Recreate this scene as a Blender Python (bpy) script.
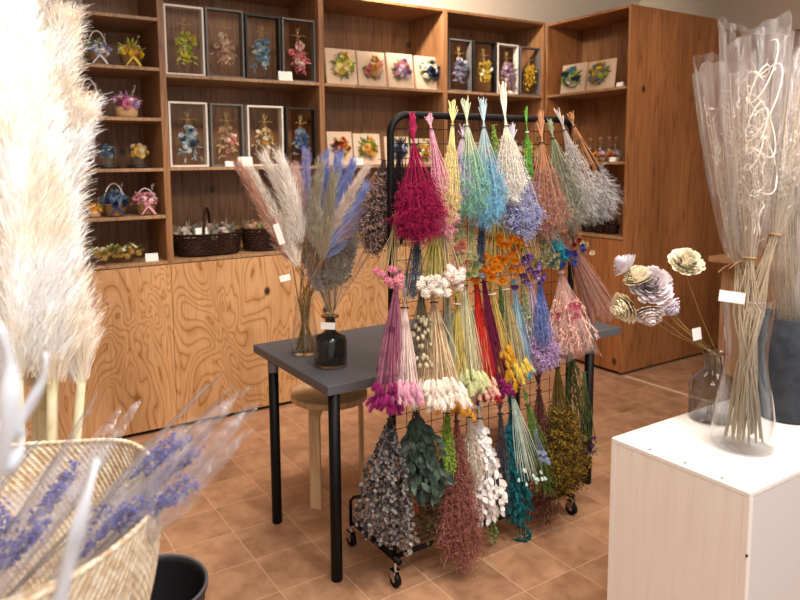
import bpy, math, random
from mathutils import Vector, Matrix
R = random.Random(7)
D = bpy.data
SC = bpy.context.scene
for o in list(D.objects): D.objects.remove(o)
COL = SC.collection
pi = math.pi
# ------------------------------------------------------------------ camera
F, PX, PY, H = 676.75, 361.65, 236.36, 1.5
YAW, PITCH, ROLL = 0.545287, 0.105430, -0.0120525
fw = Vector((math.sin(YAW)*math.cos(PITCH), math.cos(YAW)*math.cos(PITCH), -math.sin(PITCH)))
r0 = Vector((math.cos(YAW), -math.sin(YAW), 0)); u0 = r0.cross(fw)
rt = r0*math.cos(ROLL)+u0*math.sin(ROLL); up = -r0*math.sin(ROLL)+u0*math.cos(ROLL)
CAM = Vector((0, 0, H))
cd = D.cameras.new('camera'); cam = D.objects.new('camera', cd); COL.objects.link(cam)
cam.matrix_world = Matrix(((rt.x, up.x, -fw.x, 0), (rt.y, up.y, -fw.y, 0), (rt.z, up.z, -fw.z, H), (0, 0, 0, 1)))
cd.sensor_width = 36; cd.lens = F*36/800
cd.shift_x = (400-PX)/800; cd.shift_y = -(300-PY)/800
cd.clip_start = .05
cd.dof.use_dof = True; cd.dof.focus_distance = 2.35; cd.dof.aperture_fstop = 3.2
SC.camera = cam
SC.view_settings.view_transform = 'Standard'; SC.view_settings.look = 'None'
SC.view_settings.gamma = 1; SC.view_settings.use_curve_mapping = False
SC.view_settings.exposure = 0.36
# ------------------------------------------------------------------ world + ceiling light
w = D.worlds.new('world'); SC.world = w; w.use_nodes = True
w.node_tree.nodes['Background'].inputs[0].default_value = (.93, .96, 1, 1)
w.node_tree.nodes['Background'].inputs[1].default_value = .62
def area(x, y, z, sx, sy, e, c, tgt=None):
    l = D.lights.new('ceiling_light', 'AREA'); l.shape = 'RECTANGLE'; l.size = sx; l.size_y = sy; l.energy = e; l.color = c
    o = D.objects.new('ceiling_light', l); COL.objects.link(o); o.location = (x, y, z)
    if tgt: o.rotation_euler = (Vector(tgt)-Vector((x, y, z))).to_track_quat('-Z', 'Y').to_euler()
    return o
def spot(x, y, tgt, e, c=(1, .87, .74), ang=60, z=2.95):
    l = D.lights.new('spot_light', 'SPOT'); l.energy = e; l.color = c; l.spot_size = math.radians(ang); l.spot_blend = .6; l.shadow_soft_size = .08
    o = D.objects.new('spot_light', l); COL.objects.link(o); o.location = (x, y, z)
    o.rotation_euler = (Vector(tgt)-Vector((x, y, z))).to_track_quat('-Z', 'Y').to_euler()
WARM = (1, .88, .76)
area(.2, -.2, 2.93, 1.6, 1.0, 42, (1, .95, .9))
area(2.0, .3, 2.93, 1.2, 1.2, 36, (1, .92, .84))
area(1.8, 2.4, 2.93, 2.4, .5, 22, WARM)
spot(1.2, .9, (1.4, 2.1, .6), 60, ang=55)
spot(2.6, .9, (2.1, 2.0, .5), 60, ang=55)
spot(.6, 2.1, (.7, 3.8, .4), 64, ang=62)
spot(1.8, 2.2, (2.0, 3.8, .6), 64, ang=62)
spot(3.0, 2.2, (3.1, 3.8, .9), 68, ang=62)
spot(3.0, 1.6, (4.6, 3.0, 1.2), 48, (1, .82, .64), 70)
spot(2.2, 3.3, (3.0, 4.3, 2.85), 190, (1, .86, .72), 100)
spot(.45, .5, (.05, 1.65, 1.4), 125, (1, .95, .9), 42)
spot(1.6, .2, (1.9, 1.0, .75), 62, (1, .95, .9), 50)
# ------------------------------------------------------------------ helpers
def V(*a): return Vector(a)
def at(x, y, ax, v):
    """point on an axis-aligned plane of the room seen at a measured place of the photograph"""
    d = fw+rt*((x-PX)/F)-up*((y-PY)/F)
    return CAM+d*((v-CAM[ax])/d[ax])
def atd(x, y, dep):
    return CAM+(fw+rt*((x-PX)/F)-up*((y-PY)/F))*dep
class MB:
    def __init__(s): s.v = []; s.f = []
    def add(s, vs, fs):
        n = len(s.v); s.v += [tuple(q) for q in vs]; s.f += [tuple(n+i for i in f) for f in fs]
    def box(s, x0, y0, z0, x1, y1, z1):
        s.add([(x0, y0, z0), (x1, y0, z0), (x1, y1, z0), (x0, y1, z0), (x0, y0, z1), (x1, y0, z1), (x1, y1, z1), (x0, y1, z1)],
              [(0, 3, 2, 1), (4, 5, 6, 7), (0, 1, 5, 4), (1, 2, 6, 5), (2, 3, 7, 6), (3, 0, 4, 7)]); return s
    def tube(s, pts, rad, n=6, cap=True):
        pts = [Vector(p) for p in pts]; k = len(pts)
        if not hasattr(rad, '__len__'): rad = [rad]*k
        vs = []; ref = None
        for i, p in enumerate(pts):
            t = (pts[min(i+1, k-1)]-pts[max(i-1, 0)])
            if t.length < 1e-9: t = V(0, 0, 1)
            t.normalize()
            if ref is None:
                ref = t.orthogonal().normalized()
            else:
                ref = ref-t*ref.dot(t)
                ref = ref.normalized() if ref.length > 1e-6 else t.orthogonal().normalized()
            b = t.cross(ref)
            for j in range(n):
                a = 2*pi*j/n; vs.append(p+(ref*math.cos(a)+b*math.sin(a))*rad[i])
        fs = [(i*n+j, i*n+(j+1) % n, (i+1)*n+(j+1) % n, (i+1)*n+j) for i in range(k-1) for j in range(n)]
        if cap and n > 2: fs += [tuple(range(n-1, -1, -1)), tuple((k-1)*n+j for j in range(n))]
        s.add(vs, fs); return s
    def rib(s, pts, w0, w1=None, side=None):
        """thin flat blade following pts"""
        if w1 is None: w1 = w0*.3
        k = len(pts); t = (pts[-1]-pts[0]);
        if t.length < 1e-9: return s
        sd = side if side is not None else t.cross(V(R.uniform(-1, 1), R.uniform(-1, 1), R.uniform(-1, 1)))
        if sd.length < 1e-9: return s
        sd = sd.normalized(); vs = []
        for i, p in enumerate(pts):
            q = i/(k-1); ww = (w0*(1-q)+w1*q)/2; vs += [p-sd*ww, p+sd*ww]
        s.add(vs, [(2*i, 2*i+1, 2*i+3, 2*i+2) for i in range(k-1)]); return s
    def leaf(s, p, d, L, W, fold=.25, nrm=None, seg=4, droop=0, blunt=False):
        d = d.normalized(); n = nrm if nrm is not None else V(R.gauss(0, 1), R.gauss(0, 1), R.gauss(0, 1))
        sd = d.cross(n)
        if sd.length < 1e-6: sd = d.orthogonal()
        sd.normalize(); n = sd.cross(d)
        vs = []
        for i in range(seg+1):
            q = i/seg; wd = W/2*math.sin(pi*min(1, .06+q*.94))**.75 if i < seg else 0
            if blunt: wd = W/2*math.sin(pi*(.08+.66*q))
            c = p+d*(L*q)+n*(-droop*L*q*q)
            vs += [c-sd*wd+n*(fold*wd), c, c+sd*wd+n*(fold*wd)]
        s.add(vs, [(3*i+j, 3*i+j+1, 3*i+4+j, 3*i+3+j) for i in range(seg) for j in (0, 1)]); return s
    def blob(s, c, rx, ry=None, rz=None, n=6, m=4, jit=0, axis=None):
        ry = ry or rx; rz = rz or rx; c = Vector(c)
        q = V(0, 0, 1).rotation_difference(axis.normalized()) if axis is not None else None
        vs = []
        def pt(a, b, j):
            p = V(rx*math.sin(a)*math.cos(b), ry*math.sin(a)*math.sin(b), rz*math.cos(a))*(1+R.uniform(-j, j))
            if q: p = q @ p
            return c+p
        vs.append(pt(0, 0, 0))
        for i in range(1, m):
            for j in range(n): vs.append(pt(pi*i/m, 2*pi*j/n, jit))
        vs.append(pt(pi, 0, 0)); L = len(vs)-1
        fs = [(0, 1+j, 1+(j+1) % n) for j in range(n)]
        for i in range(m-2):
            for j in range(n): fs.append((1+i*n+j, 1+(i+1)*n+j, 1+(i+1)*n+(j+1) % n, 1+i*n+(j+1) % n))
        fs += [(L, 1+(m-2)*n+(j+1) % n, 1+(m-2)*n+j) for j in range(n)]
        s.add(vs, fs); return s
    def oct(s, c, r):
        s.add([c+V(r, 0, 0), c+V(0, r, 0), c-V(r, 0, 0), c-V(0, r, 0), c+V(0, 0, r), c-V(0, 0, r)],
              [(0, 1, 4), (1, 2, 4), (2, 3, 4), (3, 0, 4), (1, 0, 5), (2, 1, 5), (3, 2, 5), (0, 3, 5)]); return s
    def lathe(s, prof, c=(0, 0, 0), n=40, fn=None):
        c = Vector(c); vs = []
        for (r, z) in prof:
            for j in range(n):
                a = 2*pi*j/n; rr = r*(fn(a, z) if fn else 1); vs.append(c+V(rr*math.cos(a), rr*math.sin(a), z))
        k = len(prof)
        s.add(vs, [(i*n+j, i*n+(j+1) % n, (i+1)*n+(j+1) % n, (i+1)*n+j) for i in range(k-1) for j in range(n)])
        return s
    def build(s, name, m, parent=None, smooth=True, org=None, mod=None):
        o0 = Vector(org) if org is not None else (parent.get('_o') and Vector(parent['_o']) if parent is not None else V(0, 0, 0))
        if not o0: o0 = V(0, 0, 0)
        me = D.meshes.new(name); me.from_pydata([(x-o0.x, y-o0.y, z-o0.z) for x, y, z in s.v], [], s.f)
        me.materials.append(m)
        if smooth: me.polygons.foreach_set('use_smooth', [True]*len(me.polygons))
        me.update()
        o = D.objects.new(name, me); COL.objects.link(o)
        if parent is not None:
            o.parent = parent; o['_o'] = tuple(o0)
        elif org is not None: o.location = o0; o['_o'] = tuple(o0)
        return o
def tag(o, label, cat, group=None):
    o['label'] = label; o['category'] = cat
    if group: o['group'] = group
    return o
def thing(name, label, cat, loc, group=None, rz=0):
    o = D.objects.new(name, None); COL.objects.link(o); o.location = loc; o.rotation_euler = (0, 0, rz); o.empty_display_size = .05
    o['_o'] = tuple(loc) if rz == 0 else (0., 0., 0.)
    return tag(o, label, cat, group)
def local(o): o['_o'] = (0., 0., 0.); return o
def struct(o): o['kind'] = 'structure'; return o
def bev(o, w_=.002, seg=2):
    m = o.modifiers.new('bevel', 'BEVEL'); m.width = w_; m.segments = seg; m.limit_method = 'ANGLE'
    for p in o.data.polygons: p.use_smooth = False
    return o
def inst(mesh, name, parent, loc, rot=None, sc=1, mat_=None):
    o = D.objects.new(name, mesh); COL.objects.link(o); o.parent = parent; o.location = loc
    if rot is not None: o.rotation_mode = 'QUATERNION'; o.rotation_quaternion = rot
    o.scale = (sc, sc, sc) if not hasattr(sc, '__len__') else sc
    return o
# ------------------------------------------------------------------ materials
def rgb(h):
    if isinstance(h, str):
        c = [int(h[i:i+2], 16)/255 for i in (0, 2, 4)]
        return tuple(x/12.92 if x <= .04045 else ((x+.055)/1.055)**2.4 for x in c)+(1,)
    return tuple(h)+(1,)
def newmat(name):
    m = D.materials.new(name); m.use_nodes = True; nt = m.node_tree
    return m, nt, nt.nodes['Principled BSDF']
def N(nt, t, **k):
    n = nt.nodes.new(t)
    for a, b in k.items(): setattr(n, a, b)
    return n
def ramp(nt, cols, pos=None):
    n = N(nt, 'ShaderNodeValToRGB'); e = n.color_ramp.elements
    k = len(cols); pos = pos or [i/(k-1) for i in range(k)]
    while len(e) < k: e.new(.5)
    for i in range(k): e[i].position = pos[i]; e[i].color = rgb(cols[i])
    return n
MC = {}
def fib(*cols, scale=55, rough=.85, lo=.3, hi=.7, sub=0.0, streak=None, bump=0):
    """plant matter whose colour wanders between the given tones"""
    key = (cols, scale, rough, sub, streak, bump)
    if key in MC: return MC[key]
    m, nt, b = newmat('plant_'+cols[0])
    tc = N(nt, 'ShaderNodeTexCoord'); n = N(nt, 'ShaderNodeTexNoise'); n.inputs['Scale'].default_value = scale; n.inputs['Detail'].default_value = 3
    if streak:
        mp = N(nt, 'ShaderNodeMapping'); mp.inputs['Scale'].default_value = streak; nt.links.new(tc.outputs['Object'], mp.inputs[0]); nt.links.new(mp.outputs[0], n.inputs[0])
    else: nt.links.new(tc.outputs['Object'], n.inputs[0])
    c = list(cols) if len(cols) > 1 else [cols[0], cols[0]]
    rp = ramp(nt, c, [lo+(hi-lo)*i/(len(c)-1) for i in range(len(c))])
    nt.links.new(n.outputs[0], rp.inputs[0]); nt.links.new(rp.outputs[0], b.inputs['Base Color'])
    b.inputs['Roughness'].default_value = rough
    b.inputs['Specular IOR Level'].default_value = .2
    if sub:
        b.inputs['Subsurface Weight'].default_value = sub; b.inputs['Subsurface Scale'].default_value = .01
    if bump:
        bp = N(nt, 'ShaderNodeBump'); bp.inputs['Strength'].default_value = bump; bp.inputs['Distance'].default_value = .002
        nt.links.new(n.outputs[0], bp.inputs['Height']); nt.links.new(bp.outputs[0], b.inputs['Normal'])
    MC[key] = m; return m
def plain(name, c, rough=.5, metal=0, spec=.5, bump=0, bs=200):
    if ('p', name) in MC: return MC[('p', name)]
    m, nt, b = newmat(name); b.inputs['Base Color'].default_value = rgb(c); b.inputs['Roughness'].default_value = rough
    b.inputs['Metallic'].default_value = metal; b.inputs['Specular IOR Level'].default_value = spec
    tc = N(nt, 'ShaderNodeTexCoord'); n = N(nt, 'ShaderNodeTexNoise'); n.inputs['Scale'].default_value = bs
    nt.links.new(tc.outputs['Object'], n.inputs[0])
    if bump:
        bp = N(nt, 'ShaderNodeBump'); bp.inputs['Strength'].default_value = bump; bp.inputs['Distance'].default_value = .001
        nt.links.new(n.outputs[0], bp.inputs['Height']); nt.links.new(bp.outputs[0], b.inputs['Normal'])
    MC[('p', name)] = m; return m
def wood(name, light, mid, dark, kind='straight', knots=True, rough=.45, seed=0, scale=1.0):
    m, nt, b = newmat(name); L = nt.links.new
    ge = N(nt, 'ShaderNodeNewGeometry'); mp = N(nt, 'ShaderNodeMapping'); mp.inputs['Location'].default_value = (seed, seed*.7, seed*.3)
    L(ge.outputs['Position'], mp.inputs[0])
    if kind == 'swirl':
        mp.inputs['Scale'].default_value = (2.9*scale, 2.9*scale, 1.0*scale)
        n1 = N(nt, 'ShaderNodeTexNoise'); n1.inputs['Scale'].default_value = 1.45; n1.inputs['Detail'].default_value = 2.2; n1.inputs['Roughness'].default_value = .45; n1.inputs['Distortion'].default_value = .9
        L(mp.outputs[0], n1.inputs[0]); freq = 22
    else:
        mp.inputs['Scale'].default_value = (7, 7, .45)
        n1 = N(nt, 'ShaderNodeTexNoise'); n1.inputs['Scale'].default_value = 1.6; n1.inputs['Detail'].default_value = 2; n1.inputs['Distortion'].default_value = .4
        L(mp.outputs[0], n1.inputs[0]); freq = 9
    mu = N(nt, 'ShaderNodeMath', operation='MULTIPLY'); mu.inputs[1].default_value = freq; L(n1.outputs[0], mu.inputs[0])
    fr = N(nt, 'ShaderNodeMath', operation='FRACT'); L(mu.outputs[0], fr.inputs[0])
    rp = ramp(nt, [dark, mid, light, light, mid], [0, .14, .42, .72, 1.0]); L(fr.outputs[0], rp.inputs[0])
    # fine fibres along z
    m2 = N(nt, 'ShaderNodeMapping'); m2.inputs['Scale'].default_value = (160, 160, 5); L(ge.outputs['Position'], m2.inputs[0])
    n2 = N(nt, 'ShaderNodeTexNoise'); n2.inputs['Scale'].default_value = 1; n2.inputs['Detail'].default_value = 3; L(m2.outputs[0], n2.inputs[0])
    r2 = ramp(nt, [(.8, .8, .8), (1.06, 1.06, 1.06)], [.3, .65]); L(n2.outputs[0], r2.inputs[0])
    mx = N(nt, 'ShaderNodeMix', data_type='RGBA', blend_type='MULTIPLY'); mx.inputs[0].default_value = 1; L(rp.outputs[0], mx.inputs[6]); L(r2.outputs[0], mx.inputs[7])
    # broad tone changes
    n3 = N(nt, 'ShaderNodeTexNoise'); n3.inputs['Scale'].default_value = 2.2; m3 = N(nt, 'ShaderNodeMapping'); m3.inputs['Scale'].default_value = (1.6, 1.6, .35); L(ge.outputs['Position'], m3.inputs[0]); L(m3.outputs[0], n3.inputs[0])
    r3 = ramp(nt, [(.8, .76, .72), (1.1, 1.1, 1.1)], [.35, .65]); L(n3.outputs[0], r3.inputs[0])
    my = N(nt, 'ShaderNodeMix', data_type='RGBA', blend_type='MULTIPLY'); my.inputs[0].default_value = 1; L(mx.outputs[2], my.inputs[6]); L(r3.outputs[0], my.inputs[7])
    out = my.outputs[2]
    if knots:
        vo = N(nt, 'ShaderNodeTexVoronoi', feature='F1'); m4 = N(nt, 'ShaderNodeMapping'); m4.inputs['Scale'].default_value = (3.4, 3.4, 2.5); m4.inputs['Location'].default_value = (seed*1.3+.2, .4, .1)
        L(ge.outputs['Position'], m4.inputs[0]); L(m4.outputs[0], vo.inputs['Vector'])
        vo.inputs['Scale'].default_value = 1
        rk = ramp(nt, [(1, 1, 1), (.75, .75, .75), (0, 0, 0)], [0.035, .055, .085]); L(vo.outputs['Distance'], rk.inputs[0])
        mk = N(nt, 'ShaderNodeMix', data_type='RGBA'); mk.inputs[7].default_value = rgb('3a1c0c'); L(rk.outputs[0], mk.inputs[0]); L(out, mk.inputs[6]); out = mk.outputs[2]
    L(out, b.inputs['Base Color']); b.inputs['Roughness'].default_value = rough
    bp = N(nt, 'ShaderNodeBump'); bp.inputs['Strength'].default_value = .12; bp.inputs['Distance'].default_value = .001; L(n2.outputs[0], bp.inputs['Height']); L(bp.outputs[0], b.inputs['Normal'])
    return m
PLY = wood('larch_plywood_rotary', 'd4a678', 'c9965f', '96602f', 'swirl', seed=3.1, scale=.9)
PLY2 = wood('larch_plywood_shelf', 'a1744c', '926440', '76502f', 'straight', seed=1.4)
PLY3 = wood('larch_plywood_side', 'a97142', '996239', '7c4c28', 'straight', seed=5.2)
EDGE = wood('plywood_edge', 'b08a64', 'a07a58', '8a6648', 'straight', knots=False, seed=2)
BIRCH = wood('birch', 'e6c79c', 'dfbd90', 'd2ab7a', 'straight', knots=False, seed=8)
def glass(name, tint=(1, 1, 1), gloss=.06, rough=.02, dens=0.0, diff=(.8, .8, .8), power=5.0):
    """thin clear sheet: lets light straight through, mirrors at grazing angles"""
    m = D.materials.new(name); m.use_nodes = True; nt = m.node_tree; L = nt.links.new
    for n in list(nt.nodes): nt.nodes.remove(n)
    o = N(nt, 'ShaderNodeOutputMaterial'); t = N(nt, 'ShaderNodeBsdfTransparent'); t.inputs[0].default_value = rgb(tint)
    g = N(nt, 'ShaderNodeBsdfGlossy'); g.inputs['Roughness'].default_value = rough
    l0 = N(nt, 'ShaderNodeLayerWeight'); l0.inputs[0].default_value = .5; lw = N(nt, 'ShaderNodeMath', operation='POWER'); L(l0.outputs['Facing'], lw.inputs[0]); lw.inputs[1].default_value = power
    ma = N(nt, 'ShaderNodeMath', operation='ADD'); ma.inputs[1].default_value = gloss; ma.use_clamp = True
    L(lw.outputs[0], ma.inputs[0]); mi = N(nt, 'ShaderNodeMixShader'); L(ma.outputs[0], mi.inputs[0]); L(t.outputs[0], mi.inputs[1]); L(g.outputs[0], mi.inputs[2])
    out = mi
    if dens:
        df = N(nt, 'ShaderNodeBsdfDiffuse'); df.inputs[0].default_value = rgb(diff)
        tl = N(nt, 'ShaderNodeBsdfTranslucent'); tl.inputs[0].default_value = rgb(diff)
        dm = N(nt, 'ShaderNodeMixShader'); L(df.outputs[0], dm.inputs[1]); L(tl.outputs[0], dm.inputs[2])
        tc = N(nt, 'ShaderNodeTexCoord'); mp = N(nt, 'ShaderNodeMapping'); mp.inputs['Scale'].default_value = (45, 45, 3); L(tc.outputs['Object'], mp.inputs[0])
        n = N(nt, 'ShaderNodeTexNoise'); n.inputs['Scale'].default_value = 1; n.inputs['Detail'].default_value = 4; L(mp.outputs[0], n.inputs[0])
        r_ = ramp(nt, [(dens*.25,)*3, (dens,)*3, (min(1, dens*3),)*3], [.35, .56, .75]); L(n.outputs[0], r_.inputs[0])
        m2 = N(nt, 'ShaderNodeMixShader'); L(r_.outputs[0], m2.inputs[0]); L(mi.outputs[0], m2.inputs[1]); L(dm.outputs[0], m2.inputs[2]); out = m2
        bp = N(nt, 'ShaderNodeBump'); bp.inputs['Strength'].default_value = .8; bp.inputs['Distance'].default_value = .01
        L(n.outputs[0], bp.inputs['Height']); L(bp.outputs[0], g.inputs['Normal'])
    L(out.outputs[0], o.inputs[0]); return m
CLEAR = glass('clear_glass', (.95, .965, .97), .05, power=2.3)
PANE = glass('frame_pane', (.98, .98, .98), .0)
SMOKE = glass('smoked_glass', (.66, .67, .68), .05, power=3.0)
SMOKE2 = glass('dark_smoked_glass', (.5, .51, .52), .05, power=3.0)
FILM = glass('cellophane', (.99, .98, .98), .06, .12, .11, (.92, .86, .82))
FILMP = glass('pink_cellophane', (.98, .93, .92), .04, .15, .22, (.85, .62, .56))
FILMV = glass('lavender_cellophane', (.97, .97, .99), .06, .12, .16, (.85, .84, .92))
BLACK = plain('black_powder_coated_steel', '080708', .5, spec=.22)
CHROME = plain('chrome', 'c8c8c8', .2, 1)
CARD = plain('white_card', 'f4efe9', .7)
RUBBER = plain('rubber_band', '2a2a2c', .7)
WHITEF = plain('white_painted_wood', 'e2dad0', .5)
GREYF = plain('grey_painted_wood', '6b6765', .55)
BLACKF = plain('black_painted_wood', '1a1614', .5)
CANVAS = plain('beige_canvas', 'd9bfa4', .9, bump=.4, bs=600)
# floor tiles
def floor_mat():
    m, nt, b = newmat('stone_tile_floor'); L = nt.links.new
    ge = N(nt, 'ShaderNodeNewGeometry')
    br = N(nt, 'ShaderNodeTexBrick'); br.offset = 0; br.squash = 1
    mp = N(nt, 'ShaderNodeMapping'); mp.inputs['Location'].default_value = (-.178+.002, -.009+.0, 0); L(ge.outputs['Position'], mp.inputs[0]); L(mp.outputs[0], br.inputs['Vector'])
    br.inputs['Scale'].default_value = 1; br.inputs['Brick Width'].default_value = .244; br.inputs['Row Height'].default_value = .2305
    br.inputs['Mortar Size'].default_value = .0017; br.inputs['Mortar Smooth'].default_value = .3; br.inputs['Bias'].default_value = 0
    br.inputs['Color1'].default_value = rgb((.0, .0, .0)); br.inputs['Color2'].default_value = rgb((1, 1, 1)); br.inputs['Mortar'].default_value = rgb((.5, .5, .5))
    n1 = N(nt, 'ShaderNodeTexNoise'); n1.inputs['Scale'].default_value = 9; n1.inputs['Detail'].default_value = 8; n1.inputs['Roughness'].default_value = .62; n1.inputs['Distortion'].default_value = .35
    # shift the pattern per tile
    ad = N(nt, 'ShaderNodeVectorMath', operation='MULTIPLY_ADD'); ad.inputs[1].default_value = (9, 5, 3); L(br.outputs['Color'], ad.inputs[0]); L(ge.outputs['Position'], ad.inputs[2]); L(ad.outputs[0], n1.inputs[0])
    rp = ramp(nt, ['8f6b50', 'a87e60', 'b98e6e', 'c69f80'], [.28, .44, .58, .78]); L(n1.outputs[0], rp.inputs[0])
    tone = ramp(nt, [(.86, .84, .83), (1.08, 1.08, 1.07)]); L(br.outputs['Color'], tone.inputs[0])
    mx = N(nt, 'ShaderNodeMix', data_type='RGBA', blend_type='MULTIPLY'); mx.inputs[0].default_value = 1; L(rp.outputs[0], mx.inputs[6]); L(tone.outputs[0], mx.inputs[7])
    mg = N(nt, 'ShaderNodeMix', data_type='RGBA'); L(br.outputs['Fac'], mg.inputs[0]); L(mx.outputs[2], mg.inputs[6]); mg.inputs[7].default_value = rgb('d6b594')
    L(mg.outputs[2], b.inputs['Base Color']); b.inputs['Roughness'].default_value = .42
    bp = N(nt, 'ShaderNodeBump'); bp.inputs['Strength'].default_value = .15; bp.inputs['Distance'].default_value = .002; L(n1.outputs[0], bp.inputs['Height']); L(bp.outputs[0], b.inputs['Normal'])
    return m
WALL = plain('beige_plaster', 'ddcfbd', .9, bump=.15, bs=90)
# ------------------------------------------------------------------ room shell
X0, X1, Y0, YB, ZC = -1.6, 5.66, -1.6, 4.24, 3.0
struct(MB().box(X0, Y0, -.05, X1, YB, 0).build('floor', floor_mat(), smooth=False))
struct(MB().box(X0, Y0, ZC, X1, YB, ZC+.05).build('ceiling', plain('white_ceiling', 'd9d2c8', .9), smooth=False))
struct(MB().box(X0, YB, 0, X1, YB+.05, ZC).build('wall_back', WALL, smooth=False))
struct(MB().box(X0-.05, Y0, 0, X0, YB+.05, ZC).build('wall_left', WALL, smooth=False))
struct(MB().box(X1, Y0, 0, X1+.05, YB+.05, ZC).build('wall_right', WALL, smooth=False))
struct(bev(MB().box(3.955, .9, 0, 3.985, 3.0, .004).build('trim_1', plain('pale_floor_strip', 'd8bfa6', .5), smooth=False), .001))
# wood panelling at right
def panelbox(name, label, x0, y0, x1, y1, z1):
    t = thing(name, label, 'cabinet', ((x0+x1)/2, (y0+y1)/2, 0))
    bev(MB().box(x0, y0, .02, x1, y1, z1).build('side_panel', PLY3, t, False), .002)
    bev(MB().box(x0+.03, y0+.03, 0, x1-.03, y1-.03, .02).build('plinth', BLACK, t, False), .001)
    return t
panelbox('tall_cabinet', 'tall plain wooden cabinet side set back in the far right corner', 4.95, 3.06, 5.62, 3.76, 2.49)
panelbox('tall_cabinet', 'tall wooden panelled cabinet along the right wall behind the cellophane bouquets', 5.62, .6, 5.655, 3.76, 2.49)
# ------------------------------------------------------------------ shelving
YF = 3.775; T = .018
def bay(x0, x1, zs, label, zt=2.555):
    t = thing('shelf_unit', label, 'shelf unit', ((x0+x1)/2, YF+.2, 0), 'wooden shelf units along the back wall')
    yb = 4.2
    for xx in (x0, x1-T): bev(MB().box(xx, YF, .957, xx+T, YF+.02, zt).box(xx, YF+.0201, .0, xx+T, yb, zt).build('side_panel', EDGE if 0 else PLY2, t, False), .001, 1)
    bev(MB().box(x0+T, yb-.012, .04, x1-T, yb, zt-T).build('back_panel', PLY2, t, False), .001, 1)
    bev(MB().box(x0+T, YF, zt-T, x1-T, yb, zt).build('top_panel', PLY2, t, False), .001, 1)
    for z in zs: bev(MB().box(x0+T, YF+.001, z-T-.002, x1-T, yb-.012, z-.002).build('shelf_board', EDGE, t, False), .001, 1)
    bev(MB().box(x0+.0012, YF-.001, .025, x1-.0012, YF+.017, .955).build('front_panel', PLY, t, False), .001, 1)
    bev(MB().box(x0+T, YF+.03, 0, x1-T, YF+.05, .03).build('kick_board', BLACK, t, False), .001, 1)
    return t
bay(.045, 1.035, (.98, 1.237, 1.497, 1.77, 2.04, 2.304), 'leftmost wooden shelf unit with narrow-spaced shelves behind the pampas')
bay(1.035, 2.015, (.98, 1.5, 2.01), 'wooden shelf unit holding the framed hanging bouquets and dark wicker baskets')
bay(2.015, 2.985, (.98, 1.5, 2.01), 'wooden shelf unit holding the row of four beige flower canvases')
bay(2.985, 3.945, (.98, 1.5, 2.01), 'wooden shelf unit in the corner holding four small frames, above the clothes rack end')
t = thing('shelf_unit', 'deep wooden shelf unit turned sideways with a broad knotted side panel', 'shelf unit', (4.4, 3.4, 0))
XA, XB = 3.948, 4.93; zt = 2.54
bev(MB().box(XA, 3.018, .02, XB, 3.018+T, zt).build('side_panel', PLY3, t, False), .001, 1)
bev(MB().box(XA+.002, YF-T-.002, .02, 4.35, YF-.002, zt).build('side_panel', PLY3, t, False), .001, 1)
bev(MB().box(4.33, 3.018+T, .02, 4.342, YF-T-.002, zt-T).build('back_panel', PLY2, t, False), .001, 1)
bev(MB().box(XA, 3.018+T, zt-T, XB, YF-T-.002, zt).build('top_panel', PLY3, t, False), .001, 1)
bev(MB().box(4.35, 3.018+T, .02, XB, YF-.002, zt-T-.001).build('rear_case', PLY3, t, False), .001, 1)
for z in (.98, 1.5, 2.01): bev(MB().box(XA+.001, 3.018+T, z-T, 4.33, YF-T-.002, z).build('shelf_board', EDGE, t, False), .001, 1)
bev(MB().box(XA-.001, 3.018+T+.001, .025, XA+.017, YF-T-.004, .955).build('front_panel', PLY3, t, False), .001, 1)
bev(MB().box(XA+.03, 3.05, 0, XB-.03, YF-.03, .02).build('plinth', BLACK, t, False), .001, 1)
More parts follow.
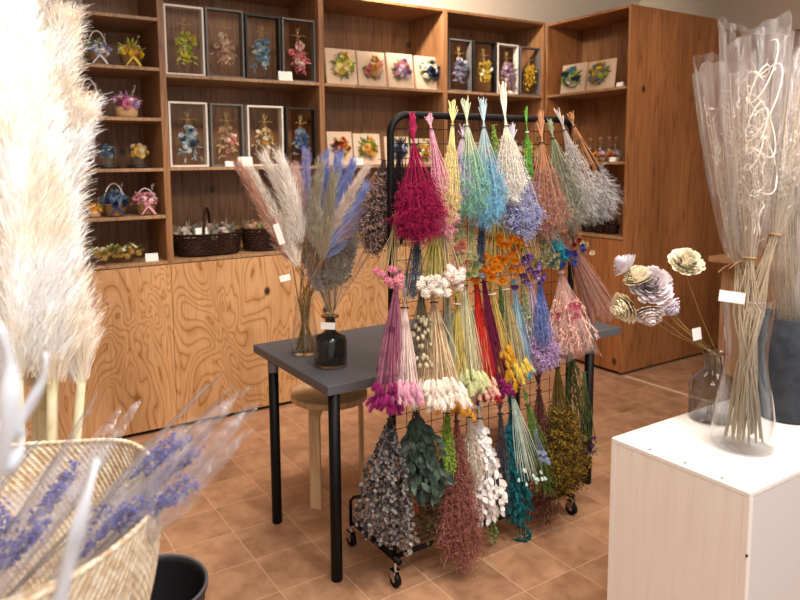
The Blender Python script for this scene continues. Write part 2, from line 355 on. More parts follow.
# ------------------------------------------------------------------ small shared flower meshes
def rosette(n, layers, r, h, wd, cup=.8, jit=.15, blunt=False):
    mb = MB()
    for l in range(layers):
        q = l/max(1, layers-1); k = max(4, int(n*(1-.45*q)))
        for i in range(k):
            a = 2*pi*(i+.5*l)/k+R.uniform(-.15, .15); el = (.1+cup*q)*(1+R.uniform(-jit, jit))
            d = V(math.cos(a)*math.cos(el), math.sin(a)*math.cos(el), math.sin(el))
            mb.leaf(V(0, 0, h*q*.5), d, r*(1-.35*q)*R.uniform(.9, 1.1), wd*(1-.3*q), .35, V(-math.cos(a)*math.sin(el), -math.sin(a)*math.sin(el), math.cos(el)), 3, -.25, blunt)
    return mb
def mesh_of(mb, name, m):
    o = mb.build(name, m); me = o.data; D.objects.remove(o); return me
FL = {}
def flower_mesh(kind, *cols):
    k = (kind,)+cols
    if k in FL: return FL[k]
    m = fib(*cols, scale=90)
    if kind == 'bloom': mb = rosette(9, 4, 1, .9, .55, blunt=True)
    elif kind == 'sola': mb = rosette(18, 10, 1, 1.0, .42, 1.35, blunt=True)
    elif kind == 'daisy':
        mb = rosette(13, 2, 1, .2, .35, .4); mb.blob(V(0, 0, .15), .25)
    elif kind == 'pom':
        mb = MB(); mb.blob(V(0, 0, .2), .55, n=8, m=6)
        for i in range(70):
            z = 1-2*(i+.5)/70; a = i*2.4; s_ = math.sqrt(1-z*z); d = V(s_*math.cos(a), s_*math.sin(a), z)
            mb.leaf(V(0, 0, .2)+d*.4, d, .5, .32, .4, None, 2)
    elif kind == 'tail':      # bunny tail, tip at +z
        mb = MB(); mb.blob(V(0, 0, 1), .3, .3, 1.0, n=8, m=7, jit=.06)
        for i in range(170):
            z = R.uniform(-.95, .95); a = R.uniform(0, 2*pi); s_ = math.sqrt(1-z*z)*.3
            p = V(s_*math.cos(a), s_*math.sin(a), 1+z); d = V(math.cos(a)*.6, math.sin(a)*.6, .75)
            mb.rib([p*1, p+d*.2, p+d*.38+V(0, 0, .08)], .06, .01)
    elif kind == 'pod':
        mb = MB(); mb.blob(V(0, 0, .9), .62, .62, .85, n=9, m=6); mb.lathe([(.0, 0), (.15, 0), (.3, .15)], n=6)
        mb.lathe([(.42, 1.72), (.3, 1.8), (0, 1.78)], n=9)
    elif kind == 'bell':
        mb = MB()
        for i in range(6):
            a = i*pi/3; mb.leaf(V(0, 0, 0), V(math.cos(a)*.55, math.sin(a)*.55, .9), 1.1, .7, .2, V(-math.cos(a), -math.sin(a), .5), 3, -.2)
        mb.lathe([(.0, -.1), (.25, .1), (.3, .3)], n=6)
    else:
        mb = rosette(6, 2, 1, .5, .5)
    FL[k] = mesh_of(mb, kind, m); return FL[k]
def qrot(d, roll=None):
    q = V(0, 0, 1).rotation_difference(d.normalized())
    return q @ Matrix.Rotation(R.uniform(0, 6.28) if roll is None else roll, 4, 'Z').to_quaternion()
def posy(t, c, r, cols, n=12, leafc=('6d7a4a', '8a9160'), flat=None, fr=.3, kinds=('bloom', 'pom', 'daisy'), squash=.75, bounds=None):
    """cluster of little flowers around local point c; flat = facing direction of the cluster"""
    c = Vector(c); face = flat if flat is not None else V(0, -.6, .8)
    mb = MB()
    for i in range(int(n*2.2)):
        d = V(R.gauss(0, 1), R.gauss(0, 1), R.gauss(0, 1)).normalized()
        if flat is not None: d = (d-face*d.dot(face)*.8).normalized()
        elif d.z < -.2: d.z *= -.5
        mb.leaf(c+d*r*.3, d, r*R.uniform(.7, 1.0), r*.22, .3)
    mb.build('leaves', fib(*leafc, scale=80), t)
    for i in range(n):
        a = i*2.4; q = math.sqrt((i+.5)/n)
        e1 = face.orthogonal().normalized(); e2 = face.cross(e1)
        d = (e1*math.cos(a)+e2*math.sin(a))*q+face*math.sqrt(max(0, 1-q*q*.8))*.75
        p = c+d*r*.72*R.uniform(.9, 1.1)
        if flat is None: p.z = c.z+(p.z-c.z)*squash
        cc = cols[i % len(cols)]
        cc = cc if isinstance(cc, tuple) else (cc,)
        inst(flower_mesh(kinds[R.randrange(len(kinds))], *cc), 'flower', t, p, qrot(d+V(R.uniform(-.3, .3), R.uniform(-.3, .3), R.uniform(-.2, .3))), r*fr*R.uniform(.8, 1.25))
def swag(t, c, h, cols, w_=None, stemc=('b99b6c', '8f7446')):
    """hanging dried bouquet: stems up, flowers pointing down, tied with twine"""
    c = Vector(c); w_ = w_ or h*.5; tie = c+V(0, 0, h*.30)
    mb = MB(); ml = MB()
    for i in range(16):
        a = R.uniform(-1, 1); b = R.uniform(-.3, .3)
        tip = c+V(a*w_*.42, b*w_*.5-.004, -h*R.uniform(.1, .5)); top = tie+V(-a*w_*.12, -b*.01, h*R.uniform(.12, .22))
        mb.tube([top, tie+V(a*.003, b*.004, 0), (tie+tip)/2+V(a*w_*.12, 0, 0), tip], .0009, 3)
        for k in range(5):
            q = R.uniform(.2, 1); p = tie.lerp(tip, q); d = V(R.uniform(-1, 1), R.uniform(-.9, .2), -R.uniform(.1, 1.2))
            ml.leaf(p, d, h*R.uniform(.1, .17), h*.045, .3)
    mb.build('stems', fib(*stemc), t)
    lc = cols[-1] if isinstance(cols[-1], tuple) else (cols[-1],)
    ml.build('leaves', fib(*lc), t)
    n = 18
    for i in range(n):
        q = i/(n-1); s_ = math.sin(pi*(.2+.75*q)); p = c+V(R.uniform(-1, 1)*w_*.36*s_, -R.uniform(.003, .022), h*(.16-.5*q))
        cc = cols[R.randrange(len(cols))]; cc = cc if isinstance(cc, tuple) else (cc,)
        inst(flower_mesh(('bloom', 'pom', 'daisy')[R.randrange(3)], *cc), 'flower', t, p, qrot(V(R.uniform(-.7, .7), -1, R.uniform(-.7, .3))), h*R.uniform(.045, .08))
    bw = MB(); bw.tube([tie+V(-.012, -.008, 0), tie+V(0, -.012, .001), tie+V(.012, -.008, 0)], .0025, 5)
    for s_ in (-1, 1): bw.tube([tie+V(0, -.01, 0), tie+V(s_*h*.1, -.012, h*.035), tie+V(s_*h*.17, -.012, h*.01)], .0016, 4)
    bw.build('twine', fib('c9a76e', 'a5824b'), t)
def card(px, py, ax, v, label, s_=.05, yaw=0, zb=None):
    p = at(px, py, ax, v); z = zb if zb is not None else p.z
    t = thing('price_card', label, 'price card', (p.x, p.y, z), 'small blank white price cards', rz=yaw)
    local(t); mb = MB(); w2 = s_/2; h = s_*.62
    mb.add([(-w2, -.012, 0), (w2, -.012, 0), (w2, 0, h), (-w2, 0, h), (-w2, .012, 0), (w2, .012, 0)], [(0, 1, 2, 3), (3, 2, 5, 4)])
    o = mb.build('folded_card', CARD, t, False); m = o.modifiers.new('thick', 'SOLIDIFY'); m.thickness = .0007
    return t
# ------------------------------------------------------------------ framed hanging bouquets
GF = 'framed hanging bouquets on the shelves'
def frame(x0, x1, zb, zt_, y, fm, cols, label, dep=.05, cat='framed bouquet'):
    """frame standing on a shelf between world x0..x1"""
    wd = x1-x0; h = zt_-zb
    t = thing('framed_bouquet', label, cat, ((x0+x1)/2, y, zb), GF)
    local(t); f = .011; a = -wd/2; b = wd/2
    for (p, q, r_, s_) in ((a, 0, a+f, h), (b-f, 0, b, h), (a+f, 0, b-f, f), (a+f, h-f, b-f, h)):
        bev(MB().box(p, 0, q, r_, dep, s_).build('frame_bar', fm, t, False), .001, 1)
    bev(MB().box(a+f, dep-.022, f, b-f, dep-.018, h-f).build('glass_pane', PANE, t, False), .0004, 1)
    swag(t, (0, .02, h*.5), h*.74, cols, wd*.72)
    return t
def fr_px(pl, pr, pt, zb, y, fm, cols, label):
    a = at(pl, pt, 1, y); b = at(pr, pt, 1, y); return frame(a.x, b.x, zb, a.z-.0, y, fm, cols, label)
yf = YF+.03
Zt, Zm, Zl = 2.009, 1.499, .979
fr_px(163, 203, 3, Zt, yf, WHITEF, [('e6cf4a', 'c9c04a'), ('8fae3f', 'b9c24e'), 'f2e6cf', ('d8cf60', 'a8b24e')], 'white framed bouquet of yellow and lime flowers on the top shelf')
fr_px(205, 243, 6.5, Zt, yf, GREYF, ['efe0cb', 'd8b9a0', ('e8d4c2', 'c9a58c'), ('b0795a', 'd8c0a8')], 'grey framed bouquet of cream flowers on the top shelf')
fr_px(245, 280, 13, Zt, yf, BLACKF, [('7fa3b8', '51809c'), 'dfe4e2', ('89a9b5', '6f93a5')], 'black framed bouquet of pale blue flowers on the top shelf')
fr_px(282, 315, 17, Zt, yf, GREYF, [('e79a96', 'd5727a'), 'f3d8cf', ('d68286', 'b8606a')], 'grey framed bouquet of pink flowers on the top shelf')
fr_px(168, 207, 101, Zm, yf, WHITEF, ['cfd8da', ('4b6076', '31435c'), ('8096a0', 'a7b8bd')], 'white framed bouquet of slate blue flowers on the middle shelf')
fr_px(210, 243, 103, Zm, yf, GREYF, ['f0d2c4', ('e29d93', 'd27f7c'), ('91a060', 'c48c80')], 'grey framed bouquet of pink and white flowers on the middle shelf')
fr_px(247, 283, 105, Zm, yf, WHITEF, ['f4ead9', ('e2b64a', 'cc9f45'), ('c9b58c', 'b09460')], 'white framed bouquet of cream and gold flowers on the middle shelf')
fr_px(286, 316, 107, Zm, yf, BLACKF, [('2c3f8f', '3a55a6'), ('b8c0d0', '8fa4c0'), ('4a6380', '8aa0a8')], 'black framed bouquet of royal blue flowers on the middle shelf')
fr_px(449, 472, 38, Zt, yf, GREYF, [('9a96a8', '73708c'), 'c5c3cc', ('5c6075', '8e8a9a')], 'grey framed bouquet of smoky violet flowers near the shelf corner')
fr_px(474, 497, 40, Zt, yf, BLACKF, ['f3ecd8', ('e8bf3a', 'd6a62c'), ('c59f30', '9c9048')], 'black framed bouquet of white and golden flowers near the shelf corner')
fr_px(498, 519, 43, Zt, yf, WHITEF, [('b98ba6', 'd4b3c2'), 'e5d3da', ('94788e', 'b9a0b0')], 'white framed bouquet of mauve flowers near the shelf corner')
fr_px(521, 541, 46, Zt, yf, GREYF, [('efc030', 'dca422'), ('f1cf4c', 'c99b28')], 'grey framed bouquet of bright yellow flowers near the shelf corner')
for (a, b, z, l) in ((285, 70, Zt, 'white card in front of the pink framed bouquet on the top shelf'), (229, 158, Zm, 'smaller of two white cards under the middle-shelf frames'),
                     (245, 158, Zm, 'larger of two white cards under the middle-shelf frames'), (510, 90, Zt, 'tiny white card before the mauve framed bouquet')):
    card(a, b, 1, YF+.015, l, .04 if a == 510 else .05 if a == 229 else .09, zb=z)
# canvases
def canvas(w2, h, loc, rz, cols, label, lean=.12, fr=.3):
    t = thing('flower_canvas', label, 'flower canvas', loc, 'square beige canvases with mounted dried posies', rz=rz)
    local(t); t.rotation_euler = (-lean, 0, rz)
    bev(MB().box(-w2, 0, 0, w2, .016, h).build('canvas_panel', CANVAS, t, False), .002)
    posy(t, (0, -.004, h*.53), w2*.72, cols, n=15, flat=V(0, -1, .0), fr=fr*1.05)
    return t
def cv_px(pl, pr, pt, zb, cols, label, y=YF+.07):
    a = at(pl, pt, 1, y+.03); b = at(pr, pt, 1, y+.03); canvas((b.x-a.x)/2*.985, (a.z-zb)/math.cos(.12)-.004, ((a.x+b.x)/2, y, zb+.001), 0, cols, label)
Ye = ('ead25a', 'd9bd40')
cv_px(324, 355, 47, Zt, [Ye, 'f2e79c', ('c5c650', 'a5b54a'), 'efe2b0'], 'beige canvas with lemon yellow posy, first of the top row')
cv_px(356, 384, 50, Zt, [('e8c04e', 'dba83a'), ('e39a92', 'd67c7c'), 'efdba8', ('e2b4a0', 'd88')[:1]], 'beige canvas with yellow and coral posy on the top shelf')
cv_px(386, 412, 52, Zt, [('b98fb4', '9a74a6'), ('d8a0a8', 'c98590'), 'd9c5d6'], 'beige canvas with lilac and pink posy on the top shelf')
cv_px(414, 440, 55, Zt, [('2b3550', '1d2438'), 'e6e2d2', ('4b5a6a', '3a4660')], 'beige canvas with navy and white posy on the top shelf')
cv_px(326, 351, 131, Zm, [('c43c2a', '9e2620'), ('e5a23c', 'd98a2e'), ('6e2a20', 'a03a28'), ('d8b04a', 'c99')[:1]], 'beige canvas with red and orange posy on the middle shelf')
cv_px(352, 379, 133, Zm, [('e8b23a', 'd99a26'), ('a9b04a', '8d9a40'), ('f0c860', 'e0a878')], 'beige canvas with golden yellow posy on the middle shelf')
cv_px(383, 408, 136, Zm, [('2c3454', '3c4468'), 'c5c8d6', ('56597a', '2a2c48')], 'beige canvas with dark indigo posy seen through the wire rack')
cv_px(410, 434, 138, Zm, [('e0a83a', 'cf8f2a'), 'efe0b0'], 'beige canvas with orange posy seen through the wire rack')
cv_px(468, 490, 142, Zm, [('d8b0a0', 'c99a8c'), 'eee0c8'], 'beige canvas with peach posy behind the mint bundle')
cv_px(514, 537, 146, Zm, [('e0c05a', 'cfa840'), 'eddcb8'], 'beige canvas with pale gold posy behind the green sprigs')
card(358, 156, 1, YF+.02, 'white card leaning on the golden canvas', .07, zb=Zm)
# right unit (opening faces -x): canvases turned to face it
def cvx(pl, pr, pt, zb, cols, label, x=XA+.06):
    a = at(pl, pt, 0, x+.03); b = at(pr, pt, 0, x+.03)
    canvas(abs(a.y-b.y)/2*.97, (b.z-zb)-.004, (x, (a.y+b.y)/2, zb+.001), -pi/2, cols, label)
cvx(563, 588, 61, 2.01, [('5f9aa6', '3f7d8e'), ('b9c25c', '98ac50'), ('3a4a58', '2c3a46'), 'd9d8b8'], 'beige canvas with turquoise posy in the sideways unit')
cvx(589, 617, 57, 2.01, [('e8c23c', 'd5a82c'), ('8d8a7c', '7b7468'), ('a8b04c', '90a044'), ('6a6270', '8f8a90')], 'beige canvas with yellow and grey posy in the sideways unit')
card(620, 84, 0, XA+.03, 'white card beside the yellow and grey canvas', .05, yaw=-pi/2, zb=2.011)
# ------------------------------------------------------------------ small baskets / pots on the left shelves
WICK = fib('a8835c', '8a6542', 'c3a27c', scale=160, bump=.6); DWICK = fib('3c2418', '24140d', '55372a', scale=120, bump=.8)
def weave(mb, c, r1, r2, h, rows=9, n=26, thick=.003, ecc=1.0):
    """basket wall of plaited strands: each row waves in and out of the uprights"""
    c = Vector(c)
    for i in range(rows):
        q = (i+.5)/rows; rr = r1+(r2-r1)*q; z = h*q
        pts = [c+V((rr+thick*.7*math.cos(j*pi+i*pi))*math.cos(2*pi*j/(2*n)), ecc*(rr+thick*.7*math.cos(j*pi+i*pi))*math.sin(2*pi*j/(2*n)), z) for j in range(2*n+1)]
        mb.tube(pts, h/rows*.52, 4, False)
    pts = [c+V(r2*1.02*math.cos(2*pi*j/32), ecc*r2*1.02*math.sin(2*pi*j/32), h) for j in range(33)]
    mb.tube(pts, thick*1.3, 6, False)
    mb.lathe([(0, 0), (r1, 0), (r1*.96, h*.1), (r2*.92, h*.75)], c, 24, (lambda a, z: math.sqrt(math.cos(a)**2+(ecc*math.sin(a))**2)) if ecc != 1 else None)
def mini(kind, px, pyb, wpx, cols, label, zb, y=YF+.09, leafc=('6d7a4a', '8a9160'), bow=None, handle=None):
    p = at(px, pyb, 1, y); k = (p-CAM).dot(fw)/F; w_ = wpx*k
    nm = {'basket': 'flower_basket', 'pot': 'flower_pot', 'box': 'flower_box', 'dome': 'flower_dome'}[kind]
    t = thing(nm, label, 'flower arrangement', (p.x, y, zb), 'small dried flower arrangements on the shelves'); local(t); t['_o'] = (0., 0., 0.)
    if kind == 'basket':
        mb = MB(); weave(mb, (0, 0, .004), w_*.26, w_*.34, w_*.38, 6, 14, .0025); mb.build('basket_body', WICK, t)
        ht = w_*.38
    elif kind == 'pot':
        mb = MB().lathe([(0, .002), (w_*.33, .0), (w_*.36, w_*.1), (w_*.36, w_*.36), (w_*.32, w_*.36), (0, w_*.33)], n=20, fn=lambda a, z: 1+.03*math.sin(7*a)); mb.build('pot_body', fib('c9a680', 'a9835c', scale=120, bump=.5), t); ht = w_*.34
    elif kind == 'box':
        bev(MB().box(-w_*.36, -w_*.3, 0, w_*.36, w_*.3, w_*.52).build('box_body', fib('cdb398', 'b99b7e', scale=60), t, False), .003); ht = w_*.5
    else:
        MB().lathe([(0, 0), (w_*.5, 0), (w_*.5, .014), (w_*.46, .018), (0, .018)], n=28).build('wooden_base', BLACKF, t)
        h = w_*1.25
        MB().lathe([(w_*.4, .018), (w_*.4, h*.62)]+[(w_*.4*math.cos(a), h*.62+w_*.4*math.sin(a)) for a in (.3, .6, .9, 1.2, 1.45)]+[(.004, h*.62+w_*.41), (.007, h*.62+w_*.45), (.0, h*.62+w_*.49)], n=28).build('glass_dome', CLEAR, t)
        mb = MB()
        for i in range(5): mb.tube([V(0, 0, .018), V(R.uniform(-.01, .01), 0, h*.25), V(R.uniform(-.03, .03), R.uniform(-.02, .02), h*.5)], .0012, 4)
        mb.build('stems', fib('7c7a4a'), t)
        posy(t, (0, 0, h*.46), w_*.37, cols, n=12, leafc=leafc, fr=.42, squash=1.5); return t
    posy(t, (0, 0, ht+w_*.1), w_*.46, cols, n=16, leafc=leafc, fr=.30)
    for j in range(3):   # feathery sprigs
        mb = MB(); d = V(.25+.2*j, -.1, 1).normalized(); b0 = V(w_*.1, 0, ht)
        for q in range(40): s_ = R.uniform(.35, 1); mb.rib([b0+d*w_*.75*s_, b0+d*w_*.75*s_+V(R.uniform(-1, 1), R.uniform(-1, 1), .9)*w_*.07], .0015)
        if j == 0: mb.build('sprig', fib('efe6dc', 'd9cfc8'), t)
    if handle:
        hh = w_*handle
        MB().tube([V(-w_*.33*math.cos(a), 0, ht*.9+hh*math.sin(a)) for a in [pi*i/16 for i in range(17)]], w_*.022, 6).build('handle', fib(*( ('efe4e0', 'dccbc4') if handle > 0 else ('8a6542',))), t)
    if bow:
        m = fib(*bow); mb = MB()
        for s_ in (-1, 1):
            mb.rib([V(0, -w_*.4, ht*.9), V(s_*w_*.14, -w_*.43, ht*1.15), V(s_*w_*.26, -w_*.4, ht*.9), V(s_*w_*.12, -w_*.4, ht*.8), V(0, -w_*.4, ht*.9)], w_*.09, w_*.07, V(0, .3, 1))
            mb.rib([V(0, -w_*.4, ht*.9), V(s_*w_*.14, -w_*.42, ht*.45), V(s_*w_*.24, -w_*.4, ht*.1)], w_*.08, w_*.07, V(1, 0, .3))
        mb.build('bow', m, t)
    return t
mini('basket', 98, 61, 29, ['e9e4ee', ('a7b4d6', '8494c6'), ('c4bfe0', 'a5a0d0'), 'f4eff0'], 'small wicker basket of pale blue and white flowers with a white handle', 2.038, handle=.85, bow=('d9dcef', 'c0c8e6'))
mini('basket', 131, 62, 29, [('f0d23c', 'e2b92c'), ('f2b56a', 'e59a50'), 'f5ead0'], 'small wicker basket of bright yellow flowers beside the blue one', 2.038, bow=('efd44c', 'dcbf3a'), leafc=('98a548', 'c3b84a'))
mini('box', 90, 115, 27, [('f0b04a', 'e69a3c'), ('f2c86a', 'e8b0a0'), 'f6dcc0'], 'square beige box of orange and peach flowers with a thin handle', 1.768, handle=.95, leafc=('7d8c50', '9aa868'))
mini('pot', 127, 114, 30, [('e294b0', 'cf6f96'), ('a63a6c', '8d2c58'), 'f3dbe2', ('c8a0cc', 'a87fb8')], 'round burlap pot of pink and magenta flowers', 1.768, leafc=('8a6a86', 'a880a0'))
mini('dome', 108, 163, 23, [('4f6e88', '38546e'), ('7f98a8', '5d7a90')], 'glass dome with slate blue flowers on a black base', 1.495, leafc=('51687a', '7c909c'))
mini('dome', 139, 163, 23, [('e6b040', 'd99a30'), ('f0cf70', 'e2b858'), 'e9e0c0'], 'glass dome with golden yellow flowers on a black base', 1.495, leafc=('8c9a50', 'a9a860'))
mini('pot', 94, 213, 18, [('f0b83c', 'e6a030')], 'little pot of orange flowers half hidden by the pampas', 1.235)
mini('basket', 115, 215, 30, [('2f4470', '22335a'), ('7a8fae', '5e769a'), ('9db0bc', '6f8894')], 'small wicker basket of navy blue flowers with a pale arched handle', 1.235, handle=.75, bow=('2a3f70', '1e2f5a'), leafc=('5a7080', '3e5468'))
mini('basket', 146, 212, 28, [('e8a8b4', 'd88a9c'), 'f2d5d8', ('d17f96', 'b9607c')], 'small wicker basket of pink flowers with a pink ribbon bow', 1.235, handle=.6, bow=('f4b8cc', 'e89ab4'), leafc=('a88a80', 'c4a090'))
# left canvas behind pampas
cv_px(45, 72, 14, 2.04, [('e0a84a', 'cf9040'), ('b8a8c8', '9a88b0'), ('c9c480', 'a8a860')], 'pale canvas with orange and lilac posy at the far left')
# garland
gp = at(117, 264, 1, YF+.09)
t = thing('flower_garland', 'low green and cream flower garland lying on the bottom shelf', 'garland', (gp.x, gp.y, Zl+.001)); t['_o'] = (0., 0., 0.)
for i, dx in enumerate((-.09, -.03, .03, .09)):
    posy(t, (dx, 0, .045+.012*(i % 2)), .058, [('efe6cc', 'd9cfa8'), ('c9a860', 'b08c4a'), ('9c7a4a', '846238')], n=8, leafc=('6a8a3c', '88a04c') if i < 2 else ('5c6a3c', '7e7a4a'), fr=.33)
card(152, 266, 1, YF+.04, 'white card on the bottom shelf right of the garland', .07, zb=Zl)
# dark wicker baskets
def wicker(px0, px1, pyb, ht, label, ypl, cols, leafc, handle=True):
    a = at(px0, pyb, 1, ypl); b = at(px1, pyb, 1, ypl); w_ = (b.x-a.x)/2
    t = thing('wicker_basket', label, 'basket', ((a.x+b.x)/2, ypl, Zl+.001), 'dark wicker baskets on the bottom shelf'); t['_o'] = (0., 0., 0.)
    mb = MB(); weave(mb, (0, 0, .006), w_*.9, w_, ht, 9, 24, .005, .62); mb.build('basket_body', DWICK, t)
    if handle: MB().tube([V(w_*.0-.06*math.cos(a_), w_*.58*-math.cos(a_), ht*.95+.16*math.sin(a_)) for a_ in [pi*i/18 for i in range(19)]], .009, 6).build('handle', DWICK, t)
    for j in range(3): posy(t, (w_*(-.55+.55*j), 0, ht+.005), w_*.36, cols, n=8, leafc=leafc, fr=.33)
    # cellophane bits
    for j in range(4):
        mb = MB(); c = V(w_*(-.75+.3*j), -.03, ht)
        mb.leaf(c, V(-.6+.2*j, -.2, .6), .1, .05, .6, V(0, -1, .3)); mb.build('wrapper', FILM, t)
    return t
wicker(173, 241, 256, .12, 'long dark wicker basket with a tall hoop handle on the bottom shelf', YF+.15, [('b9a59a', '9c877c'), 'd8ccc0', ('8a8f7a', '70765f')], ('8d8c7a', 'a59f90'))
wicker(243, 292, 253, .13, 'shorter dark wicker basket of peach and green dried flowers', YF+.15, [('d9a883', 'c98f68'), ('e6c4a4', 'd2a080'), ('b0b078', '93985a')], ('84904c', 'c0a070'), False)
card(201, 226, 1, YF+.05, 'white card on the front of the long dark wicker basket', .07, zb=Zl+.125)
# sideways unit middle shelf: small jars and pots
k = 0
for (px, pyt, cols, lb) in ((585, 150, [('3c4468', '2c3454')], 'indigo'), (597, 151, [('e0a040', 'cf8a30')], 'amber'), (603, 156, [('e8b8c0', 'd890a0'), 'f2dce0'], 'pale pink'),
                            (611, 150, [('e08c3c', 'c9702c')], 'burnt orange'), (617, 152, [('a9a8b4', '8c8a9c'), ('d89a94', 'c88080')], 'grey and rose')):
    p = at(px, 160, 0, XA+.07); hh = .055
    t = thing('flower_pot', 'tiny potted %s posy on the sideways unit middle shelf, front row' % lb, 'flower arrangement', (p.x, p.y, 1.501), 'tiny potted posies in the sideways unit'); t['_o'] = (0., 0., 0.)
    MB().lathe([(0, 0), (.022, 0), (.028, .03), (.0, .028)], n=14).build('pot_body', WICK, t); posy(t, (0, 0, .045), .036, cols, n=7, fr=.45)
for (px, cols, lb) in ((590, [('5a5a78', '42425c')], 'violet'), (600, [('55586a', '8488a0')], 'slate'), (609, [('b8bcc8', '9aa0b0')], 'silver'), (616, [('8c8c54', 'a8a468')], 'olive')):
    p = at(px, 150, 0, XA+.2)
    t = thing('flower_dome', 'small bottle of %s dried flowers on the sideways unit middle shelf, back row' % lb, 'flower arrangement', (p.x, p.y, 1.501), 'small bottles of flowers in the sideways unit'); t['_o'] = (0., 0., 0.)
    MB().lathe([(0, 0), (.03, 0), (.03, .1), (.012, .13), (.012, .16)], n=18).build('glass_bottle', CLEAR, t)
    MB().lathe([(0, .16), (.013, .16), (.013, .18), (0, .18)], n=12).build('cork', fib('b08a5c'), t); posy(t, (0, 0, .07), .026, cols, n=7, fr=.45)
card(613, 164, 0, XA+.015, 'white card before the tiny potted posies', .05, yaw=-pi/2, zb=1.501)
for (px, lb, c1) in ((589, 'deep red', ('5a2420', '3c1814')), (601, 'dark plum', ('3a2030', '502838')), (611, 'brown', ('4a3020', '5c3c28'))):
    p = at(px, 234, 0, XA+.12)
    t = thing('flower_basket', 'dark basket of %s flowers low in the sideways unit' % lb, 'flower arrangement', (p.x, p.y, .981), 'dark baskets low in the sideways unit'); t['_o'] = (0., 0., 0.)
    mb = MB(); weave(mb, (0, 0, .005), .045, .055, .06, 5, 12, .003); mb.build('basket_body', DWICK, t); posy(t, (0, 0, .075), .06, [c1, (c1[1], c1[0])], n=9, leafc=('3c3a28', '2c2a20'))
# ------------------------------------------------------------------ table
TX0, TX1, TY0, TY1, TZ = 1.075, 2.625, 2.012, 2.685, .735
t = thing('table', 'charcoal grey rectangular table on round black legs behind the flower rack', 'table', (1.85, 2.35, 0))
bev(MB().box(TX0, TY0, TZ-.034, TX1, TY1, TZ).build('tabletop', plain('charcoal_laminate', '5a5a60', .5), t, False), .002)
for (x, y) in ((1.112, 2.035), (1.094, 2.52), (2.47, 2.06), (2.575, 2.64)):
    o = MB().lathe([(0, .0), (.019, 0), (.021, .004), (.021, TZ-.035), (0, TZ-.035)], (x, y, 0), 24).build('leg', BLACK, t)
    if x < 1.1: MB().lathe([(.0225, .655), (.0225, TZ-.036)], (x, y, 0), 24).build('collar', plain('grey_steel', '77757a', .4, .6), o)
# stool
SX, SY, SZ = 1.425, 2.655, .47
t = thing('stool', 'round birch stool with bent wooden legs under the charcoal table', 'stool', (SX, SY, 0))
MB().lathe([(0, SZ-.03), (.172, SZ-.03), (.176, SZ-.027), (.176, SZ-.003), (.173, SZ), (0, SZ)], (SX, SY, 0), 48).build('seat', BIRCH, t)
for (x, y) in ((1.287, 2.535), (1.561, 2.60), (1.43, 2.825)):
    d = V(x-SX, y-SY, 0).normalized(); s_ = V(-d.y, d.x, 0); mb = MB(); pts = []
    for i in range(9):
        a = pi/2*i/8; pts.append(V(x, y, 0)+d*(-.05+.05*math.sin(a))+V(0, 0, SZ-.032-.05+.05*math.cos(a)))
    pts = [V(x, y, 0)-d*.1+V(0, 0, SZ-.032)]+pts+[V(x, y, .2), V(x, y, 0)]
    vs = []
    for i, p in enumerate(pts):
        tt = (pts[min(i+1, len(pts)-1)]-pts[max(i-1, 0)]).normalized(); nn = tt.cross(s_).normalized()
        for (a, b) in ((-1, -1), (1, -1), (1, 1), (-1, 1)): vs.append(p+s_*a*.025+nn*b*.009)
    kk = len(pts); fs = [(i*4+j, i*4+(j+1) % 4, (i+1)*4+(j+1) % 4, (i+1)*4+j) for i in range(kk-1) for j in range(4)]+[(3, 2, 1, 0), (kk*4-4, kk*4-3, kk*4-2, kk*4-1)]
    mb.add(vs, fs); bev(mb.build('leg', BIRCH, t, False), .002)
# ------------------------------------------------------------------ plumes
def plume(mb, pts, wd, n, hair=.05, rw=.0016, droop=.3, spread=.8):
    """grass plume: fine blades leaving a curved axis, longest in the middle"""
    k = len(pts)-1
    for i in range(n):
        q = R.random()**.9*k; j = min(int(q), k-1); p = pts[j].lerp(pts[j+1], q-j); ax = (pts[j+1]-pts[j]).normalized()
        f = q/k; env = min(1, (f+.10)*5.5)*(1-f*.72)**.7
        a = R.uniform(0, 2*pi); e1 = ax.orthogonal().normalized(); e2 = ax.cross(e1); rad = e1*math.cos(a)+e2*math.sin(a)
        L_ = hair*R.uniform(.6, 1.25); s0 = rad*wd*.5*env*R.random()**.6
        d = (ax*(1-spread*.5)+rad*spread*.8*env).normalized()
        p0 = p+s0; p1 = p0+d*L_*.5; p2 = p1+(d*.8+V(R.uniform(-.3, .3), R.uniform(-.3, .3), R.uniform(-.2, .3)-droop*.4))*L_*.5
        p3 = p2+(d*.5+V(R.uniform(-.5, .5), R.uniform(-.5, .5), -droop))*L_*.3
        mb.rib([p0, p1, p2, p3], rw, rw*.3)
def curve(a, b, bend, n=8):
    return [a.lerp(b, i/n)+bend*math.sin(pi*i/n) for i in range(n+1)]
